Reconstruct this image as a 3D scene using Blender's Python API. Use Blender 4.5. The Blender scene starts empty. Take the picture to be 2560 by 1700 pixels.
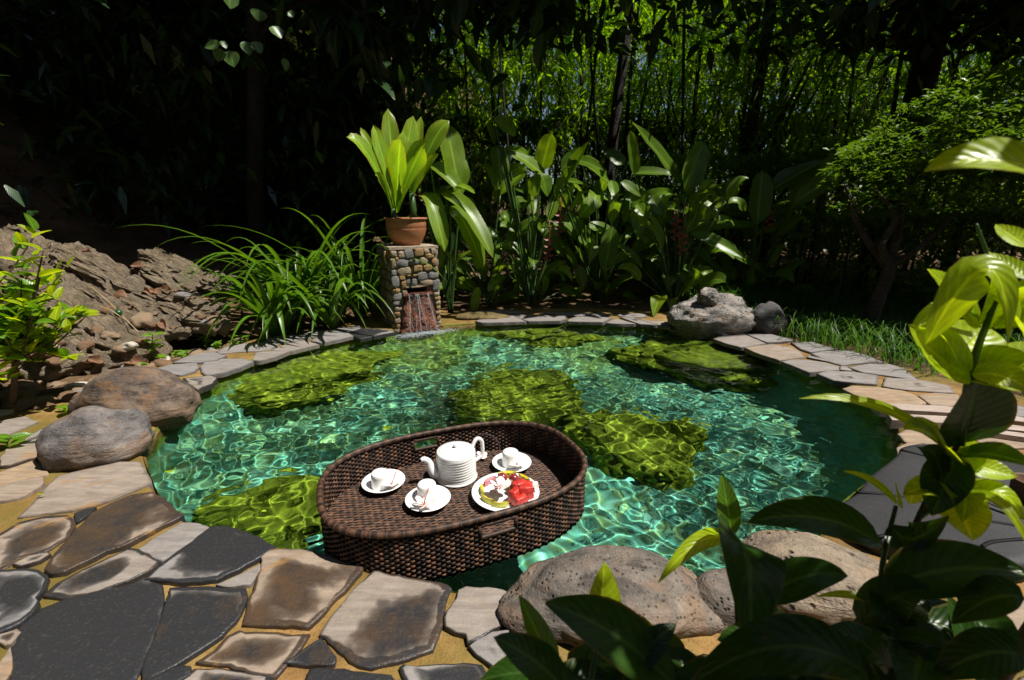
import bpy, bmesh, math, random
import numpy as np
from mathutils import Vector, Matrix, noise
random.seed(7)
SC = bpy.context.scene
COL = SC.collection
R = math.radians
# ------------------------------------------------------------------ camera, sky, sun, exposure
cam = bpy.data.objects.new('camera', bpy.data.cameras.new('camera'))
COL.objects.link(cam)
cam.location = (0, 0, 1.0)
cam.rotation_euler = (R(90 - 15.5), 0, 0)
cam.data.lens = 16.0
cam.data.sensor_width = 36.0
cam.data.clip_start = 0.02
cam.data.clip_end = 400
cam.data.dof.use_dof = True
cam.data.dof.focus_distance = 1.75
cam.data.dof.aperture_fstop = 4.5
SC.camera = cam
SUN_EL, SUN_AZ = 62.0, -12.0          # azimuth measured from +X towards +Y
sdir = Vector((math.cos(R(SUN_EL)) * math.cos(R(SUN_AZ)), math.cos(R(SUN_EL)) * math.sin(R(SUN_AZ)), math.sin(R(SUN_EL))))
world = bpy.data.worlds.new('World')
SC.world = world
world.use_nodes = True
wn = world.node_tree
sky = wn.nodes.new('ShaderNodeTexSky')
sky.sky_type = 'NISHITA'
sky.sun_disc = False
sky.sun_elevation = R(SUN_EL)
sky.sun_rotation = R(90 - SUN_AZ)
sky.air_density = 1.0
sky.dust_density = 0.6
wn.links.new(sky.outputs[0], wn.nodes['Background'].inputs[0])
wn.nodes['Background'].inputs[1].default_value = 0.05
ld = bpy.data.lights.new('sun', 'SUN')
ld.energy = 5.0
ld.angle = R(0.5)
ld.color = (1.0, 0.955, 0.88)
ld.cycles.is_caustics_light = True
sun = bpy.data.objects.new('sun', ld)
COL.objects.link(sun)
sun.rotation_euler = sdir.to_track_quat('Z', 'Y').to_euler()
sun.location = (6, -1, 12)
SC.view_settings.view_transform = 'Standard'
SC.view_settings.look = 'None'
SC.view_settings.exposure = 0.5
SC.view_settings.gamma = 1.0
cy = SC.cycles
cy.use_denoising = True
cy.caustics_refractive = True
cy.caustics_reflective = False
cy.max_bounces = 6
cy.diffuse_bounces = 2
cy.glossy_bounces = 2
cy.transmission_bounces = 5
cy.transparent_max_bounces = 6
cy.sample_clamp_indirect = 3.0
cy.blur_glossy = 0.5

# ------------------------------------------------------------------ helpers
def chain_loc(o):
    v = Vector((0, 0, 0))
    while o is not None:
        v += o.location
        o = o.parent
    return v

def setp(o, label=None, cat=None, group=None, kind=None):
    if label: o['label'] = label
    if cat: o['category'] = cat
    if group: o['group'] = group
    if kind: o['kind'] = kind
    return o

def empty(name, loc, label=None, cat=None, group=None):
    o = bpy.data.objects.new(name, None)
    o.empty_display_size = 0.05
    COL.objects.link(o)
    o.location = loc
    return setp(o, label, cat, group)

def mesh_data(name, V, F, mats, smooth=True, uv=None, attrs=None, mi=None):
    me = bpy.data.meshes.new(name)
    V = np.asarray(V, dtype=float)
    me.from_pydata(V.tolist(), [], [tuple(f) for f in (F.tolist() if isinstance(F, np.ndarray) else F)])
    if not isinstance(mats, (list, tuple)): mats = [mats]
    for m in mats: me.materials.append(m)
    if smooth: me.polygons.foreach_set('use_smooth', [True] * len(me.polygons))
    if mi is not None: me.polygons.foreach_set('material_index', mi)
    if uv is not None:
        l = me.uv_layers.new(name='UVMap')
        idx = np.empty(len(me.loops), dtype=int)
        me.loops.foreach_get('vertex_index', idx)
        l.data.foreach_set('uv', np.asarray(uv, dtype=float)[idx].ravel())
    if attrs:
        for k, a in attrs.items():
            at = me.attributes.new(k, 'FLOAT', 'POINT')
            at.data.foreach_set('value', np.asarray(a, dtype=float))
    me.update()
    return me

def obj(name, me, parent=None, loc=(0, 0, 0), rot=None, scale=None):
    o = bpy.data.objects.new(name, me)
    COL.objects.link(o)
    o.parent = parent
    o.location = loc
    if rot is not None: o.rotation_euler = rot
    if scale is not None: o.scale = scale if hasattr(scale, '__len__') else (scale,) * 3
    return o

def mesh(name, V, F, mats, parent=None, loc=None, **kw):
    """vertices in world space; stored relative to the parent, or to loc for a top-level mesh"""
    V = np.asarray(V, dtype=float)
    off = chain_loc(parent) if parent is not None else Vector(loc or (0, 0, 0))
    me = mesh_data(name, V - np.array(off), F, mats, **kw)
    return obj(name, me, parent, (0, 0, 0) if parent is not None else off)

class Geo:
    """collects pieces into one mesh"""
    def __init__(s): s.V = []; s.F = []; s.UV = []; s.n = 0; s.mi = []
    def add(s, V, F, uv=None, mi=0):
        V = np.asarray(V, float)
        F = [tuple(int(i) + s.n for i in f) for f in F]
        s.V.append(V); s.F += F; s.n += len(V); s.mi += [mi] * len(F)
        s.UV.append(np.zeros((len(V), 2)) if uv is None else np.asarray(uv, float))
    def out(s): return np.concatenate(s.V), s.F, np.concatenate(s.UV)
    def build(s, name, mats, parent=None, loc=None, **kw):
        V, F, uv = s.out()
        return mesh(name, V, F, mats, parent, loc, uv=uv, mi=s.mi, **kw)

def tube(pts, rad, n=8, caps=True, flat=1.0, up=None):
    """swept tube: pts list of 3-vectors, rad scalar or list; flat squashes the section along the frame normal"""
    P = [Vector(p) for p in pts]
    m = len(P)
    rad = [rad] * m if not hasattr(rad, '__len__') else rad
    V = []; prev = None
    for i in range(m):
        t = (P[min(i + 1, m - 1)] - P[max(i - 1, 0)]).normalized()
        if prev is None:
            a = Vector(up) if up is not None else (Vector((0, 0, 1)) if abs(t.z) < .9 else Vector((1, 0, 0)))
        else: a = prev
        b = (a - t * a.dot(t))
        b = b.normalized() if b.length > 1e-6 else t.orthogonal().normalized()
        c = t.cross(b)
        prev = b
        for k in range(n):
            th = 2 * math.pi * k / n
            V.append(P[i] + b * (math.cos(th) * rad[i] * flat) + c * (math.sin(th) * rad[i]))
    F = [(i * n + k, i * n + (k + 1) % n, (i + 1) * n + (k + 1) % n, (i + 1) * n + k) for i in range(m - 1) for k in range(n)]
    if caps:
        F.append(tuple(range(n - 1, -1, -1)))
        F.append(tuple((m - 1) * n + k for k in range(n)))
    return np.array(V), F

def lathe(prof, n=40, c=(0, 0, 0)):
    """prof: list of (r, z)"""
    V = []
    for r, z in prof:
        for k in range(n):
            a = 2 * math.pi * k / n
            V.append((c[0] + r * math.cos(a), c[1] + r * math.sin(a), c[2] + z))
    m = len(prof)
    F = [(i * n + k, i * n + (k + 1) % n, (i + 1) * n + (k + 1) % n, (i + 1) * n + k) for i in range(m - 1) for k in range(n)]
    if prof[0][0] > 1e-4: pass
    return np.array(V), F

def catmull(pts, k=6):
    P = [Vector(p) for p in pts]
    out = []
    for i in range(len(P) - 1):
        a, b, c, d = P[max(i - 1, 0)], P[i], P[i + 1], P[min(i + 2, len(P) - 1)]
        for j in range(k):
            t = j / k
            out.append(.5 * ((2 * b) + (c - a) * t + (2 * a - 5 * b + 4 * c - d) * t * t + (3 * b - a - 3 * c + d) * t ** 3))
    out.append(P[-1])
    return out

_ico = {}
def ico(sub):
    if sub not in _ico:
        bm = bmesh.new()
        bmesh.ops.create_icosphere(bm, subdivisions=sub, radius=1)
        bm.verts.ensure_lookup_table()
        _ico[sub] = (np.array([v.co[:] for v in bm.verts]), [tuple(v.index for v in f.verts) for f in bm.faces])
        bm.free()
    return _ico[sub]

def rock(c, r, seed=0, lump=.22, fine=.035, sub=4, rot=0, pw=1.0, rough=0.0):
    U, F = ico(sub)
    V = np.empty_like(U)
    s = Vector((seed * 3.7, seed * 1.3, seed * 2.9))
    cr, sr = math.cos(rot), math.sin(rot)
    for i, u in enumerate(U):
        q = Vector(u)
        k = 1 + lump * noise.noise(q * 1.1 + s) + lump * .5 * noise.noise(q * 2.3 + s) + fine * noise.noise(q * 6 + s) + fine * .6 * noise.noise(q * 13 + s)
        if rough: k += rough * (abs(noise.noise(q * 4 + s)) - .25) + rough * .7 * noise.noise(q * 9 + s)
        e = [math.copysign(abs(t) ** pw, t) for t in u] if pw != 1 else u
        x, y, z = e[0] * r[0] * k, e[1] * r[1] * k, e[2] * r[2] * k
        V[i] = (c[0] + x * cr - y * sr, c[1] + x * sr + y * cr, c[2] + z)
    return V, F

PROF = {
    'lance': lambda t: max(0., math.sin(math.pi * t ** .8)) ** .85 * (1 - .12 * t) + .03,
    'paddle': lambda t: min(1, (t / .22) ** .8) * (1 - max(0, (t - .55) / .45) ** 2.4) ** .6 + .02,
    'strap': lambda t: (.75 + .35 * math.sin(math.pi * min(1, t * 1.1))) * (1 - t ** 5) + .02,
    'spoon': lambda t: (.10 + .90 * min(1, t / .62) ** 1.5) * (1 - max(0, (t - .62) / .38) ** 2.2) ** .6 + .015,
    'ovate': lambda t: max(0., math.sin(math.pi * t ** .72)) ** .75 + .02,
}
def leafgeo(B, T, w, arch=0., face=(0, -.6, .8), shape='lance', fold=.12, n=9, m=4, wave=.0, seed=0, archdir=(0, 0, 1), curl=0.):
    B, T = Vector(B), Vector(T)
    mid = (B + T) / 2 + Vector(archdir) * arch * 2
    f = Vector(face)
    V = []; UV = []
    L = (T - B).length
    for i in range(n + 1):
        t = i / n
        p = B * (1 - t) ** 2 + mid * 2 * t * (1 - t) + T * t * t
        tg = ((mid - B) * (1 - t) + (T - mid) * t).normalized()
        sd = tg.cross(f)
        sd = sd.normalized() if sd.length > 1e-5 else tg.orthogonal().normalized()
        nn = sd.cross(tg).normalized()
        hw = PROF[shape](t) * w / 2
        for j in range(m + 1):
            u = j / m * 2 - 1
            o = nn * (abs(u) * fold * hw * 2 - curl * (u * u) * hw)
            if wave: o += nn * (wave * w * noise.noise(Vector((t * 5, u * 1.5, seed * 7.1))) * abs(u))
            V.append(p + sd * (u * hw) + o)
            UV.append((j / m, t))
    F = [(i * (m + 1) + j, i * (m + 1) + j + 1, (i + 1) * (m + 1) + j + 1, (i + 1) * (m + 1) + j) for i in range(n) for j in range(m)]
    return np.array(V), F, UV

# ------------------------------------------------------------------ materials
class Nt:
    def __init__(s, name):
        s.m = bpy.data.materials.new(name)
        s.m.use_nodes = True
        s.t = s.m.node_tree
        s.t.nodes.clear()
        s.out = s.t.nodes.new('ShaderNodeOutputMaterial')
    def n(s, kind, ins=None, **props):
        nd = s.t.nodes.new('ShaderNode' + kind)
        for k, v in props.items(): setattr(nd, k, v)
        for k, v in (ins or {}).items(): s.put(nd.inputs[k], v)
        return nd
    def put(s, sock, v):
        if isinstance(v, bpy.types.NodeSocket): s.t.links.new(v, sock)
        elif hasattr(v, 'outputs'): s.t.links.new(v.outputs[0], sock)
        else:
            if hasattr(v, '__len__') and len(v) == 3 and sock.type == 'RGBA': v = (*v, 1)
            sock.default_value = v
    def coord(s, which='Object'): return s.n('TexCoord').outputs[which]
    def noise(s, scale, detail=4, rough=.55, vec=None, dist=0.):
        nd = s.n('TexNoise', {'Scale': scale, 'Detail': detail, 'Roughness': rough, 'Distortion': dist})
        if vec is not None: s.put(nd.inputs['Vector'], vec)
        return nd.outputs['Fac']
    def ramp(s, fac, stops):
        nd = s.n('ValToRGB', {'Fac': fac})
        e = nd.color_ramp.elements
        while len(e) < len(stops): e.new(.5)
        for el, (p, c) in zip(e, stops):
            el.position = p
            el.color = (*c, 1) if hasattr(c, '__len__') else (c, c, c, 1)
        return nd.outputs['Color']
    def mix(s, fac, a, b, blend='MIX'):
        nd = s.n('Mix', data_type='RGBA', blend_type=blend)
        s.put(nd.inputs[0], fac); s.put(nd.inputs[6], a); s.put(nd.inputs[7], b)
        return nd.outputs[2]
    def math(s, op, a, b=0., c=0.):
        nd = s.n('Math', operation=op)
        for i, v in enumerate((a, b, c)): s.put(nd.inputs[i], v)
        return nd.outputs[0]
    def mapping(s, vec, scale=(1, 1, 1), rot=(0, 0, 0)):
        return s.n('Mapping', {'Vector': vec, 'Scale': scale, 'Rotation': rot}).outputs[0]
    def bump(s, h, strength=.4, dist=.01, normal=None):
        nd = s.n('Bump', {'Height': h, 'Strength': strength, 'Distance': dist})
        if normal is not None: s.put(nd.inputs['Normal'], normal)
        return nd.outputs[0]
    def pbr(s, col, rough=.6, spec=.5, normal=None, **kw):
        nd = s.n('BsdfPrincipled', {'Base Color': col, 'Roughness': rough, 'Specular IOR Level': spec, **kw})
        if normal is not None: s.put(nd.inputs['Normal'], normal)
        return nd.outputs[0]
    def done(s, shader):
        s.t.links.new(shader, s.out.inputs[0])
        return s.m

def mat_plain(name, col, rough=.5, spec=.5, var=.25, scale=8., bump=.0, bscale=40., **kw):
    N = Nt(name); o = N.coord()
    f = N.noise(scale, 4, vec=o)
    lo = tuple(c * (1 - var) for c in col); hi = tuple(min(1, c * (1 + var)) for c in col)
    c = N.ramp(f, [(.3, lo), (.7, hi)])
    nm = N.bump(N.noise(bscale, 3, vec=o), bump, .005) if bump else None
    return N.done(N.pbr(c, rough, spec, nm, **kw))

def mat_leaf(name, col, tip=None, trans=.38, rough=.38, spec=.45, vein=14., dark=.65, tcol=None, edge=None):
    """two-sided leaf: glossy surface over a translucent blade, pale midrib and side veins, each leaf its own tone"""
    N = Nt(name)
    uv = N.coord('UV')
    sp = N.n('SeparateXYZ', {0: uv})
    u = N.math('ABSOLUTE', N.math('SUBTRACT', sp.outputs[0], .5))
    rnd = N.n('ObjectInfo').outputs['Random']
    base = N.ramp(rnd, [(0., tuple(c * dark for c in col)), (.6, col), (1., tuple(min(1, c * 1.25) for c in col))])
    if tip is not None:
        base = N.mix(N.ramp(sp.outputs[1], [(.45, 0.), (1., .8)]), base, tip)
    uvr = N.n('VectorMath', {0: uv, 1: N.n('CombineXYZ', {0: N.math('MULTIPLY', rnd, 53.), 1: N.math('MULTIPLY', rnd, 29.), 2: 0.}).outputs[0]}, operation='ADD').outputs[0]
    mott = N.noise(5., 4, vec=uvr)
    base = N.mix(N.ramp(mott, [(.35, 0.), (.7, .6)]), base, tuple(c * .45 for c in col))
    base = N.mix(N.ramp(N.noise(11., 3, .6, uvr), [(.68, 0.), (.73, .85)]), base, (.17, .10, .025))
    base = N.mix(N.math('MULTIPLY', N.ramp(N.math('MAXIMUM', u, N.math('MULTIPLY', sp.outputs[1], .49)), [(.44, 0.), (.5, 1.)]), N.ramp(N.noise(2.5, 3, .6, uvr), [(.5, 0.), (.62, .8)])), base, (.20, .12, .03))
    if edge is not None:
        ef = N.math('MULTIPLY', N.ramp(u, [(.36, 0.), (.5, 1.)]), N.ramp(N.noise(3., 2, vec=uv), [(.45, 0.), (.62, 1.)]))
        base = N.mix(ef, base, edge)
    rib = N.ramp(u, [(0., 1.), (.035, .8), (.06, 0.)])
    wv = N.math('SINE', N.math('MULTIPLY', N.math('SUBTRACT', sp.outputs[1], N.math('MULTIPLY', u, .45)), vein * 6.283))
    wv = N.math('MULTIPLY_ADD', wv, .5, .5)
    c = N.mix(N.math('MULTIPLY', rib, .45), base, tuple(min(1, k * 2.2 + .03) for k in col))
    c = N.mix(N.math('MULTIPLY', N.math('POWER', wv, 6.), .18), c, tuple(min(1, k * 1.9) for k in col))
    nm = N.bump(N.math('ADD', N.math('MULTIPLY', rib, -.8), N.math('MULTIPLY', wv, .35)), .25, .004)
    p = N.pbr(c, rough, spec, nm)
    tc = N.mix(1., c, tcol or (1.9, 1.75, .55), 'MULTIPLY')
    tr = N.n('BsdfTranslucent', {'Color': tc})
    ms = N.n('MixShader', {0: trans, 1: p, 2: tr})
    return N.done(ms.outputs[0])
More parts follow.
